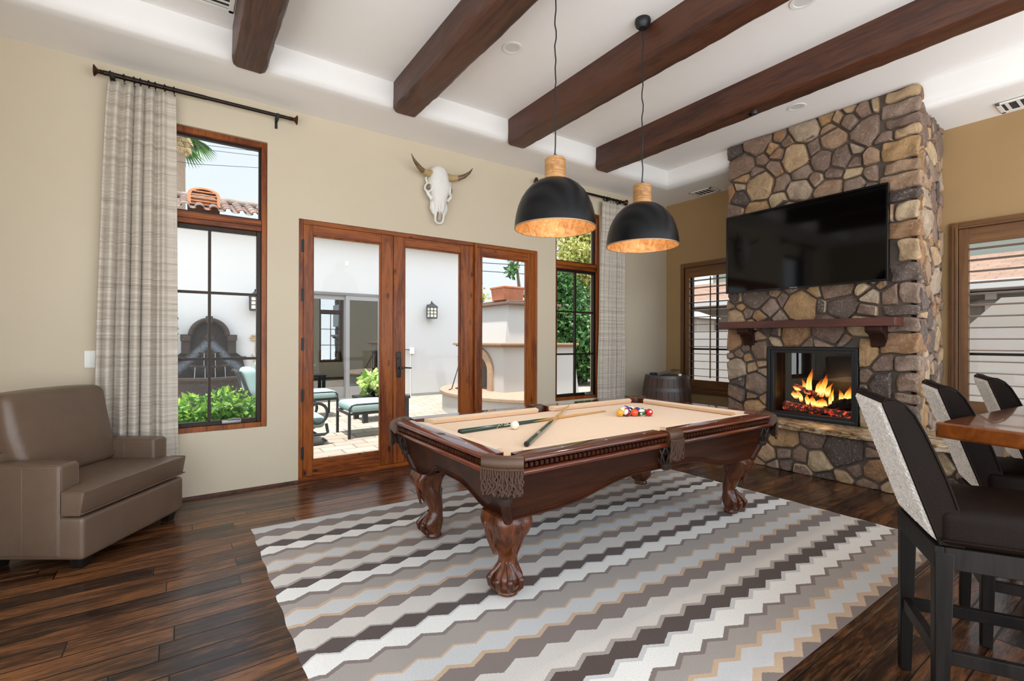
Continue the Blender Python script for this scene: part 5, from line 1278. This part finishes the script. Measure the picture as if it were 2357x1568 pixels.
MB().prism(back, lambda u, v, d: (FX+u, d, v), FYb-.10, FYb).build('back_panel', FST, wf, angle=30)
tr = MB(); arch = [((R_-.0)*-math.cos(a), zs+R_*math.sin(a)) for a in [PI*k/24 for k in range(25)]]
tr.loft([[(FX+u*s_, FYb-d_, zs+(v-zs)*s_) for s_, d_ in ((.80, .10), (.80, .16), (.90, .19), (1.02, .19), (1.06, .15), (1.06, 0))] for u, v in arch], cap=False, closed=False)
for s_ in (-1, 1):
    tr.box(FX+s_*.385-.085, FX+s_*.385+.085, FYb-.19, FYb, zs-.10, zs+.02).box(FX+s_*.385-.07, FX+s_*.385+.07, FYb-.16, FYb, 1.05, zs-.10).box(FX+s_*.50-.14, FX+s_*.50+.14, FYb-.15, FYb, .93, .98)
tr.box(FX-.055, FX+.055, FYb-.22, FYb, zs+R_-.08, zs+R_+.05); tr.build('arch_molding', FTR, wf, angle=35)
def bowl(zc, r, h, cy, lobes, nm):
    b = MB(); rings = []; N = 48
    for rr_, zz in ((.12, -h), (.45, -h*.9), (.80, -h*.45), (.97, -h*.1), (1.04, 0), (1.04, h*.12), (.95, h*.12), (.90, -h*.05), (.3, -h*.5), (.0, -h*.5)):
        rings.append([(FX+r*rr_*(1+(.05*math.cos(lobes*2*PI*k/N) if .4 < rr_ < 1.0 else 0))*math.cos(2*PI*k/N), cy+.8*r*rr_*math.sin(2*PI*k/N), zc+zz) for k in range(N)])
    b.loft(rings, cap=False).build(nm, FTR, wf, angle=60)
bowl(1.06, .17, .14, FYb-.16, 10, 'upper_basin'); bowl(.80, .32, .20, FYb-.26, 14, 'middle_basin')
MB().lathe((FX, FYb-.22, 0), [(.10, .45), (.08, .55), (.10, .62)], 16).build('basin_stem', FTR, wf)
pool = MB(); N = 60; rings = []
for sc_, zz in ((.97, GZ), (.97, .10), (1.0, .14), (.96, .18), (.96, .50), (1.0, .53), (1.05, .56), (1.05, .60), (.96, .61), (.95, .45), (.0, .45)):
    rings.append([(FX+.72*sc_*math.cos(PI+PI*k/N), FYb-.02+.66*sc_*math.sin(PI+PI*k/N), zz) for k in range(N+1)])
pool.loft(rings, cap=False, closed=False).build('lower_pool', FTR, wf, angle=40)
wa = NT('falling_water'); wa.p(color=C('#b9c4cb'), rough=.1, alpha=.4); wa = wa.m
ws = MB()
ws.tube([(FX, FYb-.10, 1.36), (FX, FYb-.13, 1.33), (FX, FYb-.15, 1.06)], .010, 6)
for k in range(3): ws.tube([(FX-.09+.09*k, FYb-.30, 1.06), (FX-.095+.095*k, FYb-.32, .82)], .005, 6)
for k in range(4): ws.tube([(FX-.24+.16*k, FYb-.50, .80), (FX-.25+.167*k, FYb-.53, .58)], .005, 6)
ws.build('water_stream', wa, wf)
MB().add([(FX-.68, FYb-.05, .56), (FX+.68, FYb-.05, .56), (FX+.48, FYb-.48, .56), (FX, FYb-.66, .56), (FX-.48, FYb-.48, .56)], [(0, 1, 2, 3, 4)]).build('pool_water', plain('dark_water', '#2a3236', .05), wf, smooth=False)
MB().sphere((FX, FYb-.11, 1.36), .045, 14, 10).lathe((FX, FYb-.10, 1.36), [(.075, -.01), (.08, -.03), (.06, -.035)], 16, 'Y').build('spout', FTR, wf)

# ------------------------------------------------------------ outdoor fireplace
of = thing('outdoor_fireplace', 'white stucco outdoor fireplace with clay coping and curved raised hearth', 'outdoor fireplace', (5.9, 8.0, GZ))
def taper(b, x0, x1, y0, y1, z0, z1, dx0, dx1, dy0, dy1): return b.add([(x0, y0, z0), (x1, y0, z0), (x1, y1, z0), (x0, y1, z0), (x0+dx0, y0+dy0, z1), (x1-dx1, y0+dy0, z1), (x1-dx1, y1-dy1, z1), (x0+dx0, y1-dy1, z1)], [(0, 3, 2, 1), (4, 5, 6, 7), (0, 1, 5, 4), (1, 2, 6, 5), (2, 3, 7, 6), (3, 0, 4, 7)])
STUC2 = plain('outdoor_fireplace_stucco', '#b5b2ad', .9, bump=.15, bscale=40, bdist=.01)
ox0, ox1, oy0, oy1 = 4.98, 6.95, 7.45, 9.15; oc = 8.36
b = MB()
b.box(ox0, ox0+.5, oy0, oc-.42, .30, 1.22).box(ox0, ox0+.5, oc+.42, oy1, .30, 1.22)
arch = [(oc-.42, .72)]+[(oc-.42*math.cos(a), .72+.30*math.sin(a)) for a in [PI*k/12 for k in range(13)]]+[(oc+.42, 1.22), (oc-.42, 1.22)]
b.prism([p for p in arch], lambda u, v, d: (d, u, v), ox0, ox0+.5)
taper(b, ox0+.5, ox1, oy0, oy1, GZ, 1.22, 0, .22, 0, 0)
taper(b, ox0+.14, ox1-.55, oy0+.16, oy1-.16, 1.22, 2.02, .12, .10, .05, .05)
b.build('stucco_body', STUC2, of, smooth=False)
cp = MB()
cp.box(ox0-.13, ox1-.14, oy0-.10, oy1+.10, 1.22, 1.27).box(ox0-.08, ox1-.18, oy0-.06, oy1+.06, 1.19, 1.22)
cp.build('mantel_coping', plain('clay_coping', '#93755a', .8, var=.2, vscale=15), of, bevel=.01)
MB().box(ox0+.14, ox1-.45, oy0+.10, oy1-.10, 2.02, 2.07).box(ox0+.20, ox1-.52, oy0+.15, oy1-.15, 2.07, 2.11).build('chimney_coping', plain('dark_clay_coping', '#70594a', .8, var=.25, vscale=15), of, bevel=.01)
sr = MB(); inn = [(oc-.42, .30), (oc-.42, .72)]+[(oc-.42*math.cos(a), .72+.30*math.sin(a)) for a in [PI*k/12 for k in range(1, 12)]]+[(oc+.42, .72), (oc+.42, .30)]
oth = [(oc-.58, .30), (oc-.58, .80)]+[(oc-.58*math.cos(a), .74+.44*math.sin(a)) for a in [PI*k/12 for k in range(1, 12)]]+[(oc+.58, .80), (oc+.58, .30)]
sr.loft([[(ox0+.03, *p) for p in oth], [(ox0-.06, *p) for p in oth], [(ox0-.06, *p) for p in inn], [(ox0+.2, *p) for p in inn]], cap=False, closed=False)
sr.box(ox0-.09, ox0, oc-.06, oc+.06, 1.0, 1.22); sr.build('stone_surround', plain('carved_sandstone', '#a88c72', .85, var=.2, vscale=18, bump=.4), of, angle=30)
MB().box(ox0+.45, ox0+.5-.002, oc-.44, oc+.44, .3, 1.1).build('sooty_firebox', plain('soot', '#231d19', .95), of)
hb = MB(); cxh, cyh = 5.6, 7.85; HN = 40
def hearth(rx, ry): return [(cxh+rx*math.cos(a), cyh+ry*math.sin(a)) for a in [PI*.42+PI*1.16*k/HN for k in range(HN+1)]]+[(cxh, cyh)]
hb.prism(hearth(1.42, 1.85), lambda u, v, d: (u, v, d), GZ, .27).build('hearth_wall', STUC2, of, angle=30)
MB().prism(hearth(1.47, 1.90), lambda u, v, d: (u, v, d), .27, .335).build('hearth_coping', plain('hearth_clay', '#9c8470', .85, var=.25, vscale=14), of, bevel=.012, angle=30)
pp = thing('terracotta_pot', 'terracotta planter box on top of the outdoor fireplace', 'planter', (5.36, 7.88, 2.11))
pb = MB(); taper(pb, 5.14, 5.58, 7.66, 8.10, 2.11, 2.36, -.025, -.025, -.025, -.025); pb.box(5.10, 5.62, 7.62, 8.14, 2.34, 2.38); pb.build('planter_box', TERRA, pp, bevel=.01)
MB().sphere((5.36, 7.88, 2.36), .22, 14, 6, (1, 1, .08)).build('planter_soil', plain('potting_soil', '#4a3b2e', .95), pp)
ft = thing('fire_tool_set', 'black wrought iron fire tools standing on the outdoor hearth', 'fire tools', (4.72, 8.6, .335))
fb = MB().lathe((4.72, 8.6, .335), [(.13, 0), (.13, .015), (.02, .02), (.011, .03), (.011, .68), (.0, .70)], 16); fb.tube([(4.63, 8.6, .93), (4.72, 8.6, .97), (4.81, 8.6, .93)], .010, 6); fb.build('tool_stand', IRON, ft)
for k, x in enumerate((4.635, 4.69, 4.76, 4.81)):
    q = MB().tube([(x, 8.57, .95), (x, 8.57, .46)], .009, 6).tube([(x-.0, 8.57, .95), (x+.02, 8.57, .985), (x, 8.57, 1.02), (x-.02, 8.57, .985), (x, 8.57, .95)], .008, 6)
    if k in (1, 2): q.box(x-.055, x+.055, 8.55, 8.58, .37, .50)
    q.build('fire_tool', IRON, ft)
q = MB().tube([(4.66, 8.55, .92), (4.40, 8.42, .36), (4.33, 8.40, .35)], .011, 6); tag(q.build('fire_poker', IRON), 'black fire poker leaning against the fire tool stand', 'fire poker')

# ------------------------------------------------------------ patio furniture
def ottoman(name, x0, x1, y0, y1, zt, label, group=None):
    t = thing(name, label, 'ottoman', ((x0+x1)/2, (y0+y1)/2, GZ), group=group)
    for x in (x0+.02, x1-.02):
        for y in (y0+.02, y1-.02): MB().box(x-.018, x+.018, y-.018, y+.018, GZ, zt-.13).build('leg', IRON, t, bevel=.003)
    f = MB().bar((x0, y0+.02, zt-.13), (x1, y0+.02, zt-.13), .03).bar((x0, y1-.02, zt-.13), (x1, y1-.02, zt-.13), .03).bar((x0+.02, y0, zt-.13), (x0+.02, y1, zt-.13), .03).bar((x1-.02, y0, zt-.13), (x1-.02, y1, zt-.13), .03)
    for y in (y0+.012, y1-.012):
        P = [(x0+.02, y, zt-.13), (x0+.02, y, zt-.05), (x0+.05, y, zt-.015), (x0+.11, y, zt), (x1-.11, y, zt), (x1-.05, y, zt-.015), (x1-.02, y, zt-.05), (x1-.02, y, zt-.13)]
        f.tube(P, .013, 8)
    f.build('frame', IRON, t)
    MB().rbox(x0+.03, x1-.03, y0-.005, y1+.005, zt-.115, zt+.015, r=.05, crown=.02, seg=4).build('cushion', AQUA, t, angle=180)
ottoman('patio_ottoman', 1.93, 2.63, 6.80, 7.46, .40, 'aqua cushioned patio ottoman on the pavers, the nearest one', 'aqua patio ottomans')
ottoman('patio_ottoman', 1.62, 2.36, 8.92, 9.56, .38, 'aqua cushioned patio ottoman farther back by the sliding doors', 'aqua patio ottomans')
pc = thing('patio_lounge_chair', 'dark iron patio chair with scrolled arm and aqua seat, behind the left door stile', 'patio chair', (1.25, 6.95, GZ))
for y in (6.66, 7.26):
    q = MB(); c_ = (1.47, .32); P = [(c_[0]+(.055+.105*min(1, a/4.5))*math.cos(a+2.6), y, c_[1]+(.055+.105*min(1, a/4.5))*math.sin(a+2.6)) for a in [k*.3 for k in range(26)]]
    q.tube(P, .020, 8).tube([(1.60, y, .20), (1.62, y, .08), (1.58, y, .06), (.95, y, .08)], .020, 8).tube([(1.45, y, .46), (1.15, y, .52), (.92, y, .62)], .020, 8)
    q.tube([(1.40, y, .07), (1.35, y, -.02), (1.42, y, -.06), (1.55, y, -.055), (1.60, y, -.03), (1.55, y, 0)], .020, 8).tube([(.95, y, .62), (.92, y, GZ)], .020, 8); q.build('scroll_arm', IRON, pc)
MB().rbox(.92, 1.60, 6.69, 7.23, .14, .30, r=.06, crown=.02, seg=4).build('seat_cushion', AQUA, pc, angle=180); MB().rbox(.82, .98, 6.69, 7.23, .28, .85, r=.06, seg=4).build('back_cushion', AQUA, pc, angle=180)
pa = thing('patio_armchair', 'dark iron patio chair with aqua pillow in front of the fountain', 'patio chair', (.98, 8.4, GZ))
q = MB(); 
for y in (8.15, 8.75): q.tube([(.66, y, .84), (.72, y, .83), (.80, y, .60), (.92, y, .30), (.98, y, GZ)], [.02, .026, .026, .026, .022], 8).tube([(.98, y, .57), (1.08, y, .55), (1.40, y, .42), (1.52, y, .36), (1.55, y, GZ)], .026, 8)
q.tube([(.70, 8.15, .84), (.70, 8.75, .84)], .02, 8).tube([(.92, 8.15, .30), (1.55, 8.15, .28), (1.55, 8.75, .28), (.92, 8.75, .30)], .02, 8); q.build('iron_frame', IRON, pa)
MB().rbox(.90, 1.52, 8.18, 8.72, .28, .42, r=.06, seg=4, crown=.02).build('seat_cushion', AQUA, pa, angle=180)
MB().rbox(.80, 1.02, 8.14, 8.62, .44, .90, r=.09, seg=5, fn=lambda p: (p.x-.18*(p.z-.5), p.y, p.z)).build('back_pillow', AQUA, pa, angle=180)
MB().rbox(1.02, 1.16, 8.20, 8.74, .42, .98, r=.06, seg=4, fn=lambda p: (p.x-.12*(p.z-.5), p.y, p.z)).build('back_cushion', AQUA, pa, angle=180)
lt = thing('patio_table', 'low dark patio table with a potted plant behind the ottoman', 'patio table', (2.9, 8.3, GZ))
MB().box(2.50, 3.35, 7.98, 8.60, .29, .34).build('tabletop', IRON, lt, bevel=.005)
for x in (2.56, 3.29):
    for y in (8.04, 8.54): MB().box(x-.04, x+.04, y-.04, y+.04, GZ, .29).build('leg', IRON, lt)
po = thing('potted_plant', 'trailing variegated plant in a dark bowl on the patio table', 'potted plant', (2.88, 8.28, .34))
MB().lathe((2.88, 8.28, .34), [(.0, 0), (.13, 0), (.19, .06), (.21, .13), (.20, .14), (.17, .12), (.0, .11)], 24).build('bowl', IRON, po)
lr = np.random.default_rng(2)
leaf_mesh(blob_pts(lr, 420, (2.84, 8.24, .56), (.40, .40, .22), .3), .085, lr, long=1.5, droop=.3).build('foliage', m_leaf('variegated_leaves', '#5f8a35', '#a3c45e', '#e6ecb0'), po, smooth=False)

# ------------------------------------------------------------ planting
def shrub(name, lab, cat, m, clusters, size, seed, trunk=None, group=None, n=1, **k):
    t = thing(name, lab, cat, clusters[0][0][:2]+(GZ,), group=group); r = np.random.default_rng(seed)
    P = np.concatenate([blob_pts(r, c[2], c[0], c[1], c[3] if len(c) > 3 else .45) for c in clusters])
    leaf_mesh(P, size, r, **k).build('foliage', m, t, smooth=False)
    if trunk: MB().tube(trunk[0], trunk[1], 8).build('trunk', BARK, t)
    return t
for k, (cx_, cy_) in enumerate(((-.62, 5.62), (-.05, 5.66), (.46, 5.60))):
    shrub('hedge_shrub', ['bright green glossy shrub under the left window, at its left behind the curtain', 'bright green glossy shrub in the middle of the left window', 'bright green glossy shrub at the right of the left window'][k], 'shrub', LEAF,
          [((cx_, cy_, .46), (.42, .36, .38), 2600, .5), ((cx_, cy_, .15), (.40, .34, .25), 900)], .036, 20+k, ([(cx_, cy_, GZ), (cx_, cy_, .35)], .03), 'glossy shrubs under the window', long=1.9)
vt = thing('climbing_vine', 'dark leafy vine on the white wall left of the fountain', 'vine', (-.30, BYW-.1, GZ)); r = np.random.default_rng(9)
leaf_mesh(np.concatenate([blob_pts(r, 130, (-.24, BYW-.30, 1.58), (.28, .1, .30)), blob_pts(r, 120, (-.38, BYW-.34, .98), (.24, .1, .3))]), .05, r).build('foliage', LEAFD, vt, smooth=False)
MB().tube([(-.36, BYW-.03, GZ), (-.30, BYW-.04, .8), (-.36, BYW-.04, 1.7)], .012, 6).build('stem', BARK, vt)
ds = thing('metal_wall_flower', 'rusty metal flower ornament on the white wall under the lantern', 'wall ornament', (1.27, BYW, .9))
mo = MB().tube([(1.28, BYW-.03, 1.30), (1.26, BYW-.03, 1.1), (1.29, BYW-.03, .9), (1.20, BYW-.03, 1.02), (1.27, BYW-.03, .8)], .008, 6)
for k in range(6): a = k*PI/3; mo.sphere((1.24+.05*math.cos(a), BYW-.035, 1.36+.05*math.sin(a)), .032, 8, 5, (1, .3, .7))
mo.build('ornament_body', plain('rusty_gold', '#b08a52', .6, .3), ds)
# palm beyond the roof
pm = thing('palm_tree', 'tall fan palm with a skirt of dry fronds beyond the roof', 'palm tree', (-.12, 26, GZ)); r = np.random.default_rng(4)
MB().tube([(-.12, 26, GZ), (-.10, 26, 5), (-.14, 26, 11.2)], [.34, .27, .27], 14).build('trunk', plain('palm_trunk', '#7d6b59', .9, var=.3, vscale=8, bump=.6, bscale=20), pm)
def frond(b, c, az, el, L, droop, w):
    P = []; n = 8
    for k in range(n+1):
        f = k/n; P.append(Vector((c[0]+math.cos(az)*math.cos(el)*L*f, c[1]+math.sin(az)*math.cos(el)*L*f, c[2]+math.sin(el)*L*f-droop*L*f*f)))
    sd = Vector((-math.sin(az), math.cos(az), 0))
    b.tube([tuple(p) for p in P[:6]], .02, 5)
    for j in range(15):        # fan blades
        a = (j-7)/7*1.15; s0 = P[4]; t_ = (P[8]-P[4]); e = s0+t_*math.cos(a)*1.0+sd*math.sin(a)*w+Vector((0, 0, -.25*abs(math.sin(a))-.2*L*.3)); m_ = (s0+e)/2+Vector((0, 0, .06)); n_ = t_.cross(sd).normalized(); q_ = (e-s0).cross(n_).normalized()*.055
        b.add([s0, m_+q_, e, m_-q_], [(0, 1, 2, 3)])
fr = MB()
for k in range(34): frond(fr, (-.12, 26, 11.3+r.uniform(-.5, .3)), r.uniform(0, 2*PI), r.uniform(-.35, 1.1), r.uniform(1.7, 2.3), .35, 1.0)
fr.build('green_fronds', LEAFD, pm, smooth=False)
dr = MB()
for k in range(60): frond(dr, (-.12, 26, 11.2-r.uniform(0, .6)), r.uniform(0, 2*PI), r.uniform(-1.35, -1.0), r.uniform(.6, 1.05), .1, .5)
dr.build('dry_skirt', plain('dry_frond', '#cbb48a', .9, var=.25), pm, smooth=False)
for z0, z1, y, lab in ((9.86, 10.22, 25, 'highest overhead wire above the tiled roof'), (9.73, 10.08, 25.2, 'middle overhead wire above the tiled roof'), (9.10, 9.60, 25.4, 'lowest overhead wire above the tiled roof')):
    o = MB().tube([(-6, y, z0-.05), (.4, y, z0), (3.3, y, z1-.08), (9, y, z1+.3)], .012, 5).build('overhead_wire', IRON); tag(o, lab, 'wire', 'overhead wires')
for dz, lab in ((0, 'upper wire crossing the sky above the outdoor fireplace'), (-.42, 'lower wire crossing the sky above the outdoor fireplace')):
    o = MB().tube([(6, 18, 4.95+dz), (10, 17.5, 4.62+dz*.8), (14, 17, 4.72+dz), (19, 16, 4.9+dz)], .016, 5).build('overhead_wire', IRON); tag(o, lab, 'wire', 'overhead wires')
# greenery right of the outdoor fireplace
S(MB().box(6.28, 22, 14.2, 14.4, GZ, 1.75).build('garden_wall', plain('shaded_garden_wall', '#6f6d69', .9, bump=.2, bscale=40), smooth=False), 'garden wall with its shade painted in as grey, behind the dense tree')  # the wall's shade is put into its grey colour
shrub('ficus_tree', 'dense dark green tree filling the window right of the doors', 'tree', LEAFD, [((10.4, 11.4, 2.0), (1.35, 1.0, 1.25), 5200), ((10.5, 11.2, .8), (1.7, .9, 1.05), 5200, .5), ((9.9, 11.8, 3.0), (1.2, 1.0, .9), 3000)], .085, 31, ([(10.4, 11.4, GZ), (10.4, 11.4, 1.8)], [.12, .09]))
shrub('sunlit_tree', 'sunlit yellow-green tree above the dense dark tree', 'tree', LEAFY, [((12.2, 13.0, 3.9), (2.0, 1.2, 1.3), 5200, .3), ((13.0, 13.2, 5.6), (2.3, 1.4, 1.6), 5200, .3)], .085, 32, ([(12.6, 13.2, GZ), (12.5, 13.2, 3.2), (12.9, 13.2, 5)], [.16, .12, .05]))
shrub('garden_bush', 'olive green bush behind the outdoor fireplace, left of the planter', 'bush', LEAFY, [((7.6, 13.6, 2.4), (.9, .7, 1.3), 1500, .3)], .085, 33, ([(7.6, 13.6, GZ), (7.6, 13.6, 1.8)], .07))
shrub('garden_bush', 'dark green bush peeking out right of the terracotta planter', 'bush', LEAFD, [((9.2, 12.6, 2.0), (.7, .6, 1.1), 1200, .3)], .07, 36, ([(9.2, 12.6, GZ), (9.2, 12.6, 1.5)], .05))
st_ = shrub('airy_tree', 'thin branched tree with sparse leaves above the outdoor fireplace', 'tree', LEAFD, [((12.5, 17.2, 5.6), (1.1, .8, 1.0), 420, .2), ((12.0, 17.2, 4.6), (.5, .5, .7), 120, .2)], .11, 34, ([(12.3, 17.2, GZ), (12.35, 17.2, 3.5), (12.2, 17.2, 4.6), (12.6, 17.2, 6.2)], [.12, .08, .05, .02]))

# ============================================================ SIDE YARD AND NEIGHBOURING HOUSE
S(MB().box(8.5, 8.7, -6, 6.5, GZ, 1.525).build('block_wall', plain('painted_block', '#a6a39f', .9, var=.1, vscale=4, bump=.25, bscale=50), smooth=False), 'pale painted block wall of the side yard')
nh = thing('neighbor_house', 'neighbouring house with shingled roof beyond the block wall', 'house', (12, 4, GZ))
SH = NT('wood_shingles'); co_ = SH.coord(); br_ = SH.n('TexBrick', {'Vector': SH.mapping(co_, (1, 1, 1), rot=(0, 0, PI/2)), 'Color1': C('#7a5d4a'), 'Color2': C('#5c4537'), 'Mortar': C('#2a1f19'), 'Scale': 1.0, 'Mortar Size': .012, 'Brick Width': .32, 'Row Height': .15})
SH.p(color=SH.mix(SH.noise(co_, 3, 4), br_.outputs[0], C('#8f735f')), rough=.9); SH = SH.m
NW = plain('neighbor_siding', '#7d756d', .9); TRIM = plain('white_gutter', '#b4b2ae', .5)
MB().box(11.6, 16, -6, 9.2, GZ, 2.25).build('house_wall', NW, nh, smooth=False)
b = MB().add([(11.0, -6.5, 2.34), (11.0, 9.6, 2.34), (13.6, 9.6, 3.12), (13.6, -6.5, 3.12)], [(0, 1, 2, 3)]); b.add([(11.0, -6.5, 2.28), (11.0, 9.6, 2.28), (13.6, 9.6, 3.06), (13.6, -6.5, 3.06)], [(0, 1, 2, 3)]); b.build('shingle_roof', SH, nh, smooth=False)
MB().box(10.93, 11.03, -6.5, 9.6, 2.20, 2.35).build('gutter', TRIM, nh, bevel=.01)
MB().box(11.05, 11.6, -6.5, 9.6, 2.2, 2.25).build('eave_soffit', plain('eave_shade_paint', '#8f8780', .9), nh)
MB().box(11.52, 11.6, 1.98, 2.12, GZ, 2.2).build('downspout', TRIM, nh); MB().tube([(11.55, 2.62, 1.2), (11.55, 2.64, 1.75), (11.55, 2.5, 1.95), (11.55, 2.2, 2.02), (11.55, 1.2, 2.02)], .045, 8).build('arched_trim', NW, nh)
up = MB().box(14.2, 17, -6, 9.0, 2.9, 3.75); up.build('upper_siding', plain('green_grey_siding', '#a9ac9c', .9), nh, smooth=False)
MB().loft([[(13.9, y, 3.72), (15.6, y, 4.05), (15.6, y, 4.12), (13.85, y, 3.79)] for y in (-6.2, 9.2)]).build('upper_roof', plain('grey_roof', '#7f7a74', .9), nh, smooth=False)
vp = thing('roof_vent_pipe', 'white vent pipe rising from the neighbouring shingled roof', 'vent pipe', (12.3, 2.70, 2.7))
MB().lathe((12.3, 2.72, 2.6), [(.09, 0), (.09, .12), (.075, .14), (.075, .85), (.0, .86)], 16).lathe((12.3, 2.72, 2.6), [(.13, .80), (.13, .84), (.11, .92), (.0, .93)], 16).build('pipe', TRIM, vp)
sb = thing('yard_canopy', 'pale sloped canopy behind the block wall', 'canopy', (10.2, 1.4, GZ))
MB().loft([[(9.6, .6, 1.5), (9.6, 2.0, 1.5), (9.6, 1.6, 1.95), (9.6, .6, 1.95)], [(10.4, .6, 1.5), (10.4, 2.0, 1.5), (10.4, 1.6, 1.95), (10.4, .6, 1.95)]]).build('canopy_cover', plain('canvas', '#a39b90', .9), sb, smooth=False)
MB().box(9.65, 9.72, .7, .77, GZ, 1.5).box(10.3, 10.37, 1.6, 1.67, GZ, 1.5).build('canopy_post', TRIM, sb)
hb_ = thing('hvac_cabinet', 'pale equipment cabinet behind the block wall, left of the chimney', 'cabinet', (10.2, 7.35, GZ))
MB().rbox(9.8, 10.5, 6.6, 7.6, GZ, 1.85, r=.03).build('cabinet_body', plain('beige_metal', '#968c7f', .6), hb_)
MB().loft([[(9.7, 6.5, 1.85), (9.7, 7.7, 1.85), (9.7, 7.1, 2.05)], [(10.6, 6.5, 1.85), (10.6, 7.7, 1.85), (10.6, 7.1, 2.05)]]).build('cabinet_roof', TRIM, hb_, smooth=False)
